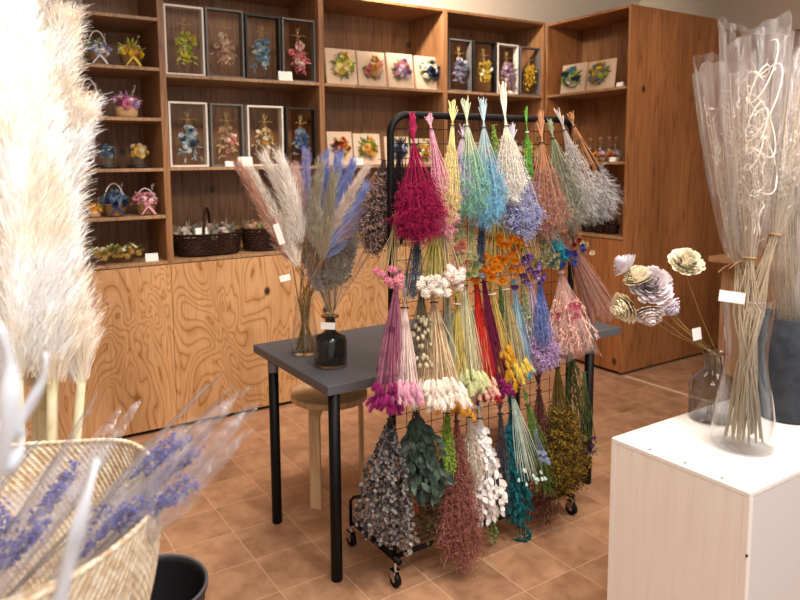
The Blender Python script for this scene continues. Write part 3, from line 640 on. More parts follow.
# tall pampas, foreground left
PAM = fib('fdf6ec', 'ffffff', 'faecd8', 'fffcf8', scale=5, rough=1)
pamp = [  # base px of plume, tip px, depth, width px, label
    ((81, 383), (40, 60), 1.62, 36, 'rightmost tall cream pampas plume with its stem bare over the plywood'),
    ((52, 385), (16, 5), 1.55, 52, 'tall cream pampas plume, second from the right'),
    ((36, 386), (30, 0), 1.75, 46, 'cream pampas plume leaning right behind the others'),
    ((18, 380), (-5, -50), 1.5, 66, 'broad cream pampas plume at the left'),
    ((0, 385), (-35, 10), 1.6, 60, 'cream pampas plume cut by the left edge'),
    ((56, 290), (78, 122), 1.7, 18, 'short wispy pampas plume curling out to the right'),
    ((36, 180), (62, 34), 1.68, 22, 'upper pampas plume whose feathery tip points up right')]
pbase = V(.12, 1.87, 0)
for i, (b, tp, dep, wpx, lb) in enumerate(pamp):
    B = atd(b[0], b[1], dep); Tp = atd(tp[0], tp[1], dep); kx = dep/F
    root = pbase+V(.03*math.cos(i), .03*math.sin(i), .03+.002*i)
    t = thing('pampas_plume', lb, 'pampas grass', root, 'tall cream pampas grass')
    sm = B+(B-root).normalized()*0
    MB().tube([root, root.lerp(sm, .5), sm, sm.lerp(Tp, .3)], [.011, .0115, .0115, .004], 10).build('stem', fib('e6dcb4', 'f0e6c4', 'd8cc9c', scale=14), t)
    bend = V(R.uniform(-.03, .03), 0, 0)
    ax = curve(B, Tp, bend); mb = MB(); plume(mb, ax, wpx*kx*.8, 9000, .085, .0013, .25, .62); mb.build('plume', PAM, t)
    mb = MB(); mb.tube(ax, [wpx*kx*.05, wpx*kx*.18]+[wpx*kx*.26]*4+[wpx*kx*.2, wpx*kx*.1, .002], 10); mb.build('plume_core', PAM, t)
t = thing('floor_vase', 'tall white floor vase behind the woven basket', 'vase', pbase)
MB().lathe([(0, .0), (.1, 0), (.12, .1), (.11, .35), (.07, .5), (.075, .52), (.065, .5), (.1, .3), (.0, .01)], pbase, 32).build('vase_body', plain('white_ceramic', 'ded8d0', .35), t)
# ------------------------------------------------------------------ woven basket with lavender
BC = V(.012, 1.325, 0); BR = .302; BZ = .902
t = thing('woven_basket', 'large pale woven seagrass basket full of wrapped lavender', 'basket', (BC.x, BC.y, .52))
def basket_mat():
    m, nt, b = newmat('seagrass_weave'); L = nt.links.new
    tc = N(nt, 'ShaderNodeTexCoord'); n = N(nt, 'ShaderNodeTexNoise'); n.inputs['Scale'].default_value = 60; L(tc.outputs['Object'], n.inputs[0])
    r_ = ramp(nt, ['cdb08c', 'e4d2b6', 'f0e6d4'], [.35, .52, .7]); L(n.outputs[0], r_.inputs[0]); L(r_.outputs[0], b.inputs['Base Color']); b.inputs['Roughness'].default_value = .8
    return m
SG = basket_mat(); mb = MB()
rows, cols_ = 40, 120
def brad(q): return .205+(BR-.205)*math.sin(min(1, q*1.02)*pi/2)**.9
zw = lambda a: .012*math.sin(2*a+1)+.006*math.sin(5*a)
for i in range(rows):      # twill strips: small raised pads in staggered rows
    for j in range(cols_):
        q = (i+.5)/rows; a = 2*pi*(j+.5*(i % 2))/cols_; h_ = BZ-.52
        if not (True): continue
        for side in (1, -1):
            vs = []; rr0 = brad(q)
            da = pi/cols_*.98; dz = h_/rows*.86
            for (sa, sz, o_) in ((-1, -.15, 0), (0, -1, .0), (1, .15, 0), (0, 1, 0), (0, 0, .0018)):
                aa = a+sa*da*1.05+sz*da*.4; zz = .52+h_*q+sz*dz+sa*dz*.35; rr = rr0+(o_+.0015)*side*(1 if side > 0 else 1)
                zz += zw(aa)*q
                vs.append((BC.x+rr*math.cos(aa), BC.y+rr*math.sin(aa), zz))
            mb.add(vs, [(0, 1, 4), (1, 2, 4), (2, 3, 4), (3, 0, 4)])
mb.lathe([(0, .525), (.2, .522)]+[(brad(q/12)-.0, .52+(BZ-.52)*q/12) for q in range(13)], (BC.x, BC.y, 0), 84, None)
mb.build('basket_wall', SG, t, False)
mb = MB(); prev = None
for ph in (0, pi):
    mb.tube([V(BC.x+(BR+.002*math.cos(60*a+ph))*math.cos(a), BC.y+(BR+.002*math.cos(60*a+ph))*math.sin(a), BZ+.002*math.sin(60*a+ph)+zw(a)) for a in [2*pi*i/240 for i in range(241)]], .0036, 6, False)
mb.build('braided_rim', SG, t)
t = thing('display_stand', 'low round stand hidden under the woven basket', 'stand', (BC.x, BC.y, 0))
MB().lathe([(0, 0), (.16, 0), (.16, .02), (.03, .03), (.03, .49), (.17, .5), (.17, .52), (0, .52)], (BC.x, BC.y, 0), 32).build('stand_body', BIRCH, t)
# wrapped lavender
LAV = fib('4c4c92', '6a6ab4', '36367c', scale=70)
def lavender(base, tips, label, film=True):
    t = thing('lavender_bouquet', label, 'lavender', base, 'wrapped lavender in the woven basket')
    mb = MB(); fl = MB(); cen = sum(tips, V(0, 0, 0))/len(tips)
    for tp in tips:
        pts = curve(base+V(R.uniform(-.01, .01), R.uniform(-.01, .01), 0), tp, V(0, 0, .01), 5); mb.tube(pts, .001, 4)
        d = (pts[-1]-pts[-3]).normalized(); L_ = R.uniform(.055, .09)
        for i in range(70):
            s_ = R.random(); ring = int(s_*7)/7
            p = tp-d*L_*ring+V(R.gauss(0, 1), R.gauss(0, 1), R.gauss(0, 1))*.0042*(1.25-ring*.6)
            fl.oct(p, R.uniform(.0022, .0042))
    mb.build('stems', fib('9c9480', 'b4ab92'), t); fl.build('flower_spikes', LAV, t)
    if film:
        ax = (cen-base); L_ = ax.length*1.22; ax.normalize(); e1 = ax.cross(V(0, 0, 1)).normalized(); e2 = e1.cross(ax)
        mb = MB(); n = 40; rows_ = 12; vs = []
        for i in range(rows_+1):
            q = i/rows_; rr = .01+q*.05
            for j in range(n):
                a = 2*pi*j/n; r2 = rr*(1+.1*math.sin(7*a+base.x*30)*q+.05*math.sin(13*a)); ex = (.07*math.sin(3*a+1)+.03*math.sin(8*a))*q*q
                vs.append(base+ax*(L_*q+ex)+(e1*math.cos(a)+e2*math.sin(a)*.55)*r2)
        mb.add(vs, [(i*n+j, i*n+(j+1) % n, (i+1)*n+(j+1) % n, (i+1)*n+j) for i in range(rows_) for j in range(n)])
        mb.build('cellophane_wrap', FILMV, t)
    return t
def tipset(ps): return [at(x, y, 2, z) for (x, y, z) in ps]
bz = .83
lavender(V(.03, 1.28, .74), tipset([(172, 438, .98), (180, 446, .97), (165, 448, .96), (158, 452, .95), (186, 440, .98)]), 'wrapped lavender bouquet reaching out rightmost and highest')
lavender(V(.05, 1.25, .72), tipset([(190, 455, .95), (178, 462, .94), (196, 452, .95), (172, 470, .93)]), 'wrapped lavender bouquet with dark tips below the highest one')
lavender(V(.04, 1.21, .70), tipset([(195, 484, .93), (182, 490, .92), (170, 494, .92), (160, 500, .92), (150, 498, .92), (186, 478, .93)]), 'wrapped lavender bouquet lying over the right rim of the basket')
lavender(V(-.02, 1.18, .68), tipset([(128, 505, .92), (120, 515, .91), (138, 498, .92), (112, 522, .90), (105, 510, .91)]), 'wrapped lavender bouquet leaning on the inside right wall')
lavender(V(-.12, 1.2, .66), tipset([(75, 466, .94), (72, 480, .93), (60, 490, .93), (66, 474, .93), (50, 496, .92)]), 'wrapped lavender bouquet standing in the middle of the basket')
lavender(V(-.16, 1.15, .64), tipset([(40, 528, .90), (30, 534, .90), (20, 538, .90), (10, 540, .9), (48, 520, .91)]), 'wrapped lavender bouquet lying low at the front of the basket')
lavender(V(-.2, 1.25, .66), tipset([(5, 515, .9), (0, 505, .9), (12, 522, .9), (-5, 520, .9)]), 'wrapped lavender bouquet at the left edge of the basket')
# ribbons in the near foreground
RIB = fib('eef2fa', 'dfe6f2', scale=12, rough=.5)
def ribbon(name_l, pts, w0, w1):
    P_ = [atd(x, y, d) for (x, y, d) in pts]; q = []
    for i in range(len(P_)-1):
        for k_ in range(6):
            s_ = k_/6; p0 = P_[max(i-1, 0)]; p1 = P_[i]; p2 = P_[i+1]; p3 = P_[min(i+2, len(P_)-1)]
            q.append(.5*((2*p1)+(p2-p0)*s_+(2*p0-5*p1+4*p2-p3)*s_*s_+(3*p1-p0-3*p2+p3)*s_**3))
    q.append(P_[-1]); n = len(q)-1; mb = MB(); vs = []
    for i, p in enumerate(q):
        tt = (q[min(i+1, n)]-q[max(i-1, 0)]).normalized(); sd = tt.cross(fw).normalized(); wd = (w0+(w1-w0)*i/n)*(.5 if 0 < i < n else .15)
        cv = fw*.004*math.sin(i*.4)
        vs += [p-sd*wd+cv, p-fw*wd*.3, p+sd*wd-cv]
    mb.add(vs, [(3*i+j, 3*i+j+1, 3*i+4+j, 3*i+3+j) for i in range(n) for j in (0, 1)])
    t = mb.build('ribbon_tail', RIB, org=q[-1]); m = t.modifiers.new('thick', 'SOLIDIFY'); m.thickness = .0006
    tag(t, name_l, 'ribbon', 'white satin ribbons hanging in the near left foreground'); return t
ribbon('white ribbon tail crossing in front of the basket wall', [(97, 458, .62), (88, 490, .6), (78, 530, .6), (68, 565, .61), (56, 615, .62)], .007, .017)
ribbon('looped white ribbon at the left edge above the basket rim', [(22, 438, .6), (16, 452, .58), (2, 468, .57), (-8, 440, .57), (6, 425, .58), (20, 436, .6)], .016, .012)
ribbon('white ribbon curling up to a point beside the pampas stems', [(45, 352, .7), (43, 378, .7), (30, 405, .7), (12, 435, .7), (-10, 470, .72)], .010, .008)
ribbon('broad white ribbon at the left edge before the pampas stems', [(-2, 325, .55), (8, 360, .55), (10, 400, .55), (4, 450, .56), (-12, 500, .58)], .012, .016)
# bucket
bp = V(.392, 1.73, 0)
t = thing('bucket', 'black round bucket on the floor behind the woven basket', 'bucket', bp)
MB().lathe([(0, .004), (.105, 0), (.135, .385), (.141, .39), (.143, .4), (.137, .403), (.131, .398), (.13, .385), (.1, .012), (0, .012)], bp, 56).build('bucket_body', plain('black_plastic', '1d1c1f', .45, bump=.4, bs=300), t)
MB().tube([V(bp.x+.1385*math.cos(a), bp.y+.1385*math.sin(a), .401) for a in [2*pi*i/60 for i in range(61)]], .0045, 8, False).build('rim', plain('grey_rim', '55565c', .4), t)
# ------------------------------------------------------------------ vases and bouquets on the table
p = at(301, 354, 2, TZ); GV = V(p.x+.02, p.y+.0, TZ+.001)
t = thing('glass_vase', 'clear flared glass vase full of bare stems on the charcoal table', 'vase', GV)
MB().lathe([(0, .003), (.052, 0), (.058, .01), (.055, .05), (.042, .15), (.036, .21), (.04, .235)], GV, 32).build('vase_body', CLEAR, t)
p = at(332, 368, 2, TZ); BV = V(p.x+.012, p.y+.03, TZ+.001)
t = thing('bottle_vase', 'short dark smoked glass bottle vase on the charcoal table', 'vase', BV)
MB().lathe([(0, .002), (.056, 0), (.063, .008), (.064, .02), (.063, .1), (.056, .118), (.026, .13), (.021, .14), (.02, .185), (.034, .19), (.034, .196), (.018, .196), (.016, .14), (.05, .115), (.058, .1), (.058, .012), (0, .008)], BV, 40).build('vase_body', SMOKE2, t)
tp_ = [ # stems in glass vase: plume bottom px, tip px, colours, width px, label
    ((292, 262), (240, 168), ('cfa490', 'bc8c78', 'deb8a8'), 19, 'dusty brown-pink small pampas plume, leftmost in the glass vase'),
    ((298, 268), (252, 172), ('f2e6d8', 'fbf4ea', 'e6d6c4'), 20, 'cream small pampas plume beside the brown-pink one'),
    ((300, 245), (266, 160), ('f0e4d6', 'fbf5ee', 'e2d2c2'), 20, 'white small pampas plume, third from the left'),
    ((302, 238), (280, 158), ('f6eee4', 'fffaf4', 'eaddd0'), 20, 'tallest white small pampas plume'),
    ((306, 240), (296, 172), ('e8c8bc', 'dcb4a8', 'f0d8ce'), 17, 'pale pink small pampas plume in the middle'),
    ((309, 235), (306, 158), ('a8a4cc', '908cc0', 'c8c4dc'), 11, 'thin lilac small pampas plume'),
    ((314, 240), (326, 158), ('8c9ad0', '7a88c4', 'b0baE4'), 14, 'deep blue small pampas plume left of the olive ones'),
    ((316, 250), (320, 168), ('b4aa94', 'a0967e', 'ccc2ac'), 19, 'olive grey small pampas plume standing upright'),
    ((322, 260), (334, 178), ('b8ac98', 'a49880', 'd0c4ac'), 17, 'second olive grey small pampas plume'),
    ((330, 225), (338, 160), ('92a6e0', '8094d4', 'bcc8f0'), 18, 'bright blue small pampas plume, upright'),
    ((332, 230), (352, 166), ('9aa6dc', '8896d0', 'c0c8ea'), 14, 'blue-violet small pampas plume leaning right'),
    ((330, 235), (364, 172), ('e4cfc0', 'f0e0d4', 'd6bca8'), 10, 'slim cream small pampas plume leaning right'),
    ((335, 245), (372, 186), ('cfa488', 'c09074', 'dcb89c'), 12, 'peach brown small pampas plume at the right'),
    ((328, 248), (364, 190), ('8fa0dc', 'a0b0e8', 'bcc6f0'), 17, 'bright blue small pampas plume leaning far right'),
    ((324, 258), (368, 208), ('8ea0de', 'a2b2ea', 'bcc8f2'), 15, 'lowest blue small pampas plume spreading right')]
for i, (b, tp, cols, wpx, lb) in enumerate(tp_):
    dep = 2.42+R.uniform(-.04, .04); B = atd(b[0], b[1], dep); Tp = atd(tp[0], tp[1], dep+R.uniform(-.05, .05)); kx = dep/F
    a = i*2.4; root = GV+V(.043*math.cos(a)*(.3+.7*(i % 3)/2), .043*math.sin(a), .006); neck = GV+V(.024*math.cos(a+2.6), .024*math.sin(a+2.6), .22)
    t = thing('small_pampas_stem', lb, 'pampas grass', root, 'small dyed pampas in the glass vase')
    MB().tube([root, neck, B, B.lerp(Tp, .6)], [.0032, .003, .0022, .001], 5).build('stem', fib('d4b27a', 'b28c52', 'd8bc86'), t)
    mb = MB(); bend = V(R.uniform(-.015, .015), 0, 0); plume(mb, curve(B, Tp, bend), wpx*kx*.62, 1100, .042, .0013, .05, .5); mb.build('plume', fib(*cols, scale=30), t)
def cone_film(base, tip, r1, label=None, n=44, rows_=16, mat_=None, parent=None, jag=.04, r0_=.006, flat=1.0, ph=0, power=1.0):
    ax = tip-base; L_ = ax.length; ax.normalize(); e1 = ax.cross(fw).normalized(); e2 = ax.cross(e1); vs = []
    for i in range(rows_+1):
        q = i/rows_; rr = r0_+(r1-r0_)*q**power
        for j in range(n):
            a = 2*pi*j/n; r2 = rr*(1+(.10*math.sin(6*a+ph)+.05*math.sin(15*a+ph*2))*min(1, q*2+.2)); ex = (jag*.7*math.sin(3*a+ph)+jag*.25*math.sin(9*a+ph))*q**3
            vs.append(base+ax*(L_*q+ex)+(e1*math.cos(a)+e2*math.sin(a)*flat)*r2)
    mb = MB(); mb.add(vs, [(i*n+j, i*n+(j+1) % n, (i+1)*n+(j+1) % n, (i+1)*n+j) for i in range(rows_) for j in range(n)])
    return mb.build('cellophane_wrap', mat_ or FILM, parent)
def sprig(mbs, mbl, base, tip, r, nleaf, leafL, leafW):
    pts = curve(base, tip, V(R.uniform(-.01, .01), 0, 0), 6); mbs.tube(pts, .0012, 4)
    for i in range(nleaf):
        q = R.uniform(.35, 1); j = min(5, int(q*6)); p = pts[j].lerp(pts[j+1], q*6-j)
        d = V(R.gauss(0, 1), R.gauss(0, 1), R.gauss(0, .8)+.4).normalized(); mbl.leaf(p+d*r*R.random()*.6, d, leafL*R.uniform(.7, 1.2), leafW, .3)
for (b, tp, wid, cols, lb) in (((329, 312), (296, 222), 22, ('a09a90', 'b8b0ae', '84807a'), 'cellophane-wrapped grey eucalyptus bouquet leaning left in the dark bottle vase'),
                               ((331, 310), (318, 216), 24, ('9a9a80', 'b0aa9c', '84826c'), 'cellophane-wrapped olive foliage bouquet upright in the dark bottle vase'),
                               ((334, 310), (352, 212), 30, ('949a80', 'acac9c', '747a68'), 'cellophane-wrapped green foliage bouquet leaning right in the dark bottle vase')):
    dep = (BV+V(0, 0, .2)-CAM).dot(fw); B = atd(b[0], b[1], dep-.0); Tp = atd(tp[0], tp[1], dep-.03)
    root = BV+V((b[0]-331)*.003, .0, .012)
    t = thing('wrapped_bouquet', lb, 'wrapped bouquet', root, 'wrapped bouquets in the dark bottle vase')
    ms, ml = MB(), MB()
    for i in range(9): sprig(ms, ml, B+V(R.uniform(-.004, .004), 0, 0), B.lerp(Tp, R.uniform(.7, .98))+V(R.uniform(-1, 1), R.uniform(-1, 1), 0)*wid*.3*dep/F, .02, 150, .018, .012)
    ms.tube([root, BV+V(0, 0, .19), B], .004, 6); ms.build('stems', fib('8a7a58', 'a3916c'), t); ml.build('foliage', fib(*cols, scale=60), t)
    cone_film(B, B.lerp(Tp, 1.15), wid*dep/F*1.35, parent=t, jag=.025, ph=b[0])
def loose_card(px, py, dep, s_, label, h=None, tilt=(0, 0, 0), name='price_card'):
    c = atd(px, py, dep); h = h or s_*.6; mb = MB(); e1 = (rt+up*tilt[0]+fw*tilt[1]).normalized(); e2 = (up-rt*tilt[0]+fw*tilt[2]).normalized()
    vs = [c-e1*s_/2-e2*h/2, c+e1*s_/2-e2*h/2, c+e1*s_/2+e2*h/2, c-e1*s_/2+e2*h/2]; mb.add(vs, [(0, 1, 2, 3)])
    o = mb.build(name, CARD, org=c-V(0, 0, h/2), smooth=False); m = o.modifiers.new('t', 'SOLIDIFY'); m.thickness = .0008
    return tag(o, label, 'price card', 'small blank white price cards')
dpb = (BV+V(0, 0, .19)-CAM).dot(fw)-.035
loose_card(328, 326, dpb, .055, 'white price card on the neck of the dark bottle vase', .026, (-.03, 0, 0))
o = loose_card(285, 278, 2.38, .038, 'small white tag hanging left of the glass vase stems', .022, (.25, .2, 0))
q_ = atd(285, 278, 2.38)-o.location; MB().tube([q_, atd(293, 268, 2.4)-o.location, atd(301, 266, 2.42)-o.location], .0006, 4).build('thread', fib('c9a468'), o)
o = loose_card(279, 234, 2.37, .022, 'narrow white tag tied among the pale plumes in the glass vase', .075, (.35, 0, 0))
q_ = atd(275, 222, 2.37)-o.location; MB().tube([q_, atd(282, 226, 2.39)-o.location, atd(290, 230, 2.42)-o.location], .0006, 4).build('thread', fib('c9a468'), o)
# ------------------------------------------------------------------ wire rack
RY = 1.92
t = thing('wire_rack', 'black wheeled wire rack covered in hanging dried flower bundles', 'display rack', (1.72, RY, 0))
RX0, RX1, RZT = 1.283, 2.175, 1.668
rc = .07; pts = [V(RX0, RY, .09)]+[V(RX0, RY, .8)]
pts += [V(RX0+rc-rc*math.cos(a), RY, RZT-rc+rc*math.sin(a)) for a in [pi/2*i/8 for i in range(9)]]
pts += [V(RX1-rc+rc*math.sin(a), RY, RZT-rc+rc*math.cos(a)) for a in [pi/2*i/8 for i in range(9)]]
pts += [V(RX1, RY, .8), V(RX1, RY, .09)]
MB().tube(pts, .0125, 14).build('frame_tube', BLACK, t)
mb = MB(); zz = .22
while zz < RZT-.01: mb.tube([V(RX0, RY-.012, zz), V(RX1, RY-.012, zz)], .0013, 6); zz += .05
xx = RX0+.055
while xx < RX1-.01: mb.tube([V(xx, RY-.009, .2), V(xx, RY-.009, RZT)], .0013, 6); xx += .055
mb.build('wire_mesh', BLACK, t)
mb = MB()
for x in (RX0, RX1): MB().tube([V(x, RY-.04, .09), V(x, 2.2, .09)], .011, 10).build('foot_bar', BLACK, t)
mb = MB().tube([V(RX0, 2.19, .09), V(RX1, 2.19, .09)], .009, 10); mb.tube([V(RX0, RY, .09), V(RX1, RY, .09)], .009, 10); mb.build('cross_bar', BLACK, t)
mb = MB().tube([V(RX0-.02, 2.19, .09), V(RX0-.02, 2.19, .19), V(RX0-.01, 2.185, .205), V(RX0+.09, 2.16, .205), V(RX0+.1, 2.155, .19), V(RX0+.1, 2.15, .09)], .007, 8); mb.build('side_rail', BLACK, t)
mb = MB()
for i in range(8): mb.tube([V(RX0+.01, RY+.03+.03*i, .095), V(RX1-.01, RY+.03+.03*i, .095)], .002, 5)
mb.build('base_shelf', BLACK, t)
for (x, y) in ((1.27, RY-.03), (RX1+.012, RY-.02), (1.27, 2.2), (RX1+.012, 2.2)):
    c = MB().tube([V(x, y, .09), V(x, y, .062)], .006, 10); c.box(x-.013, y-.012, .03, x-.009, y+.016, .064); c.box(x+.009, y-.012, .03, x+.013, y+.016, .064); c.box(x-.013, y-.012, .06, x+.013, y+.016, .064)
    o = c.build('caster', CHROME, t, False)
    MB().tube([V(x-.009, y, .026), V(x+.009, y, .026)], .026, 24).build('wheel', BLACK, o)
    MB().tube([V(x-.011, y, .026), V(x+.011, y, .026)], .009, 12).build('wheel_hub', CHROME, o)
# soft white packages on the base
for i, (x, y, z, rx, cc, lb) in enumerate(((1.33, 2.06, .17, .085, ('e6d6cc', 'cbb4a8', 'f0e6de'), 'crumpled white plastic bag on the left of the rack base'), (1.53, 2.07, .16, .07, ('d99a70', 'b8704a', 'e8c8b0'), 'crumpled orange-tinted bag on the rack base'), (1.72, 2.06, .15, .08, ('9a8478', '7c665a'), 'brown paper parcel on the rack base'))):
    o = MB().blob(V(x, y, z), rx, rx*.9, rx*.82, n=18, m=12, jit=.07).build('plastic_bag', fib(*cc, scale=25, rough=.3), org=V(x, y, z-rx*.82)); tag(o, lb, 'bag', 'bags stored on the rack base')
# ------------------------------------------------------------------ hanging bundles
GB = 'dried flower bundles hanging on the wire rack'
def bundle(kind, label, top, bot, wpx, cols, stemc=None, y0=RY-.02, y1=RY-.09, tie=.12, n=24, head=None, name='dried_flower_bundle', **kw):
    T_ = at(top[0], top[1], 1, y0); B_ = at(bot[0], bot[1], 1, y1); k = (B_-CAM).dot(fw)/F
    W = wpx*k*(.95 if kind == 'mist' else 1.12 if kind in ('leafy', 'feather') else 1.3); L_ = (T_-B_).length; ax = (B_-T_).normalized(); e1 = rt.copy()-ax*rt.dot(ax); e1.normalize(); e2 = ax.cross(e1)
    if e2.dot(fw) > 0: e2 = -e2    # towards the viewer
    t = thing(name, label, 'flower bundle', B_, GB)
    stemc = stemc or cols; tieP = T_+ax*L_*tie
    tw = kw.get('tw', .0135 if kind == 'grass' else .011); fine = MB(); st = MB(); tips = []
    dz = kw.get('depth', .55); fan = kw.get('fan', 1.0)
    if kind == 'none': n = int(n*1.7)
    for i in range(n):
        a = i*2.39996; q = math.sqrt((i+.5)/n); u_, v_ = q*math.cos(a), q*math.sin(a)
        tp = T_+e1*(u_*-tw*1.7*fan*R.uniform(.5, 1.2))+e2*(-v_*tw*.8)-ax*L_*tie*R.uniform(-.25, .45)
        bt = B_+e1*u_*W/2+e2*(v_*W/2*dz)-ax*(L_*(R.uniform(0, .1)*q+.17*q**3))
        mid = tieP.lerp(bt, .5)+e1*u_*W*kw.get('belly', .06)
        pts = [tp, tieP+e1*u_*tw*.5+e2*v_*tw*.5, tieP.lerp(mid, .5)+e1*R.uniform(-1, 1)*.003, mid, mid.lerp(bt, .55)+e1*R.uniform(-1, 1)*.004, bt]
        tips.append(pts); st.tube(pts, kw.get('sr', .0017 if kind == 'none' else .0014), 4)
    def along(pts, q):
        q *= 4; j = min(3, int(q)); return pts[1+j].lerp(pts[2+j], q-j), (pts[2+j]-pts[1+j]).normalized()
    rv = lambda: V(R.gauss(0, 1), R.gauss(0, 1), R.gauss(0, 1)).normalized()
    if kind == 'mist':
        dens = kw.get('dens', 1.0); dot = kw.get('dot', .0013); s0 = kw.get('s0', .3); nb = int(44*dens)
        for pts in tips:
            for b in range(nb):
                q = s0+(1-s0)*R.random()**.75; p, d = along(pts, q); r_ = rv(); d2 = (d*.9+r_*.75).normalized(); l = W*.19*(.35+q*.8)*R.uniform(.6, 1.3)
                p1 = p+d2*l*.5; p2 = p1+(d2+rv()*.5).normalized()*l*.5
                fine.rib([p, p1, p2], .0012, .0008)
                for c in range(2):
                    p3 = p1.lerp(p2, R.random())+(d2+rv()*1.1).normalized()*l*.45; fine.rib([p1, p3], .0011, .0006); fine.oct(p3, dot*R.uniform(.6, 1.4))
                fine.oct(p2, dot*R.uniform(.7, 1.4))
        o = fine.build('flower_cloud', fib(*cols), t); o['kind'] = 'stuff'
    elif kind == 'feather':   # dense drooping tassels
        s0 = kw.get('s0', .25); hl = kw.get('hl', .02)
        for pts in tips:
            for b in range(int(kw.get('dens', 1)*110)):
                q = s0+(1-s0)*R.random(); p, d = along(pts, q); d2 = (d*kw.get('fwdd', .9)+rv()*.8).normalized(); l = hl*R.uniform(.5, 1.2)*(.5+q*.6)
                fine.rib([p, p+d2*l*.6, p+d2*l+V(0, 0, -l*.2)], kw.get('rw', .0022), .0006)
                if b % 3 == 0: fine.oct(p+d2*l, .0014)
        o = fine.build('tassels', fib(*cols), t); o['kind'] = 'stuff'
    elif kind == 'leafy':
        LL, LW = kw.get('ll', .03), kw.get('lw', .02); s0 = kw.get('s0', .15)
        for pts in tips:
            nn = kw.get('nl', 16)
            for b in range(nn):
                q = s0+(1-s0)*(b+R.random()*.6)/nn; p, d = along(pts, min(.999, q)); d2 = (d*kw.get('fwdd', .5)+(e1*R.uniform(-1, 1)+e2*R.uniform(-.6, .9))).normalized()
                fine.leaf(p, d2, LL*R.uniform(.7, 1.2), LW*R.uniform(.8, 1.15), .2, (e2+rv()*.5), 4)
        o = fine.build('leaves', fib(*cols, scale=28), t)
        if n*kw.get('nl', 16) > 100: o['kind'] = 'stuff'
    elif kind == 'grass':   # long bare dyed stems
        for i in range(int(kw.get('ng', 60)*1.9)):
            a = R.uniform(0, 2*pi); q = math.sqrt(R.random()); u_, v_ = q*math.cos(a), q*math.sin(a); bt = B_+e1*u_*W/2+e2*v_*W*.3-ax*L_*R.uniform(0, .12)
            fine.rib([T_-ax*.01*R.random()+e1*u_*-tw, tieP+e1*u_*tw*.5+e2*v_*tw*.5, tieP.lerp(bt, .5)+rv()*.004, bt], .0021, .0016)
        fine.build('blades', fib(*cols, scale=30), t)
    st.build('stems', fib(*stemc, scale=30), t)
    if head:
        hk, hcols, hs, hn, z0, z1 = head[:6]; hn = min(100, int(hn*(1.9 if hk == 'tail' else 1.4))); sq = head[6] if len(head) > 6 else 1
        me = [flower_mesh(hk, *(c if isinstance(c, tuple) else (c,))) for c in hcols]
        for i in range(hn):
            a = i*2.39996+.5; q = math.sqrt((i+.5)/hn); f = R.uniform(z0, z1)
            c = tieP.lerp(B_, f); ww = W/2*(.35+.65*f)
            p = c+e1*q*math.cos(a)*ww+e2*(abs(math.sin(a))*ww*.6+.004)-ax*.0
            d = (ax*kw.get('hd', 1.0)+e1*q*math.cos(a)*.5+e2*(.4*abs(math.sin(a))+kw.get('hf', .0))+rv()*.15)
            inst(me[i % len(me)], 'flower_head', t, p-B_, qrot(d), hs*(1.4 if hk == 'tail' else 1.2 if hk == 'pod' else 1.3)*R.uniform(.82, 1.15))
    if tie > 0:
        s_ = tw*1.05
        MB().tube([tieP+e1*s_*math.cos(a)+e2*s_*math.sin(a) for a in [2*pi*i/14 for i in range(15)]], .0022, 6, False).build('rubber_band', RUBBER if not kw.get('lb') else CARD, t)
        hk_ = V(tieP.x, RY-.012, tieP.z+.012)
        MB().tube([tieP+e2*tw*.4, tieP.lerp(hk_, .5)+V(0, 0, .02), hk_+V(0, 0, .012), hk_], .0011, 5).build('wire_hook', BLACK, t)
    return t
B = bundle
# top row
B('mist', 'magenta baby\'s breath bundle, hottest pink and leftmost of the top row', (412, 122), (421, 238), 55, ('b01c55', '8e1345', 'c93268'), n=30, dens=1.7, tie=.2, s0=.42, dot=.0017, y1=RY-.12)
B('mist', 'light pink gypsophila bundle between the magenta and the cream one', (429, 117), (449, 236), 27, ('e79ab0', 'f2b6c4', 'd97f9c'), n=22, tie=.1, dens=1.0, y1=RY-.08)
B('mist', 'cream yellow gypsophila bundle in the top row', (453, 107), (449, 222), 24, ('e8d48a', 'f2e4a8', 'd8bf6e'), n=24, tie=.17, s0=.2, dens=1.2)
B('mist', 'lilac gypsophila bundle, short, between cream and mint', (463, 128), (458, 200), 26, ('b096c8', 'c4aeda', '9a80b8'), ('c8b0c8', 'd8c4d4'), n=22, tie=.15, dens=1.2, y1=RY-.07)
B('mist', 'mint green gypsophila bundle in the top row', (466, 105), (472, 214), 40, ('9cc8b4', '7fb8a4', 'b8dac4'), ('c4d0b0', 'd4dcc0'), n=30, tie=.2, dens=1.4, s0=.3)
B('mist', 'sky blue gypsophila bundle in the top row', (483, 106), (487, 224), 42, ('6cb0d4', '8cc4e0', '4c98c4'), ('a8c4cc', 'c0d4d4'), n=30, tie=.19, dens=1.5, s0=.35, y1=RY-.11)
B('leafy', 'thin green leafy sprig left of the white bundle', (493, 125), (497, 166), 9, ('6f8a3c', '8aa050'), n=6, nl=14, ll=.012, lw=.007, tie=0, y1=RY-.03)
B('mist', 'pure white bleached bundle with pale stems rising above the bar', (503, 95), (513, 200), 34, ('e9e2da', 'f8f4ee', 'cfc6c0'), ('efe4d2', 'e2d4bc'), n=34, tie=.3, dens=1.2, s0=.1, sr=.0018)
B('mist', 'white and indigo blue delphinium bundle under the white one', (512, 128), (524, 238), 40, ('4a549c', '7c84bc', 'c9cce0', '35408a'), ('cfc8cc', 'b8b4c4'), n=22, dens=1.1, dot=.0026, s0=.45, y1=RY-.1)
B('leafy', 'slim fresh green fern sprig with a white band', (526, 114), (530, 186), 10, ('4f8c34', '6aa844', '3c7428'), n=7, nl=26, ll=.014, lw=.004, tie=.25, lb=1, tw=.006, y1=RY-.03)
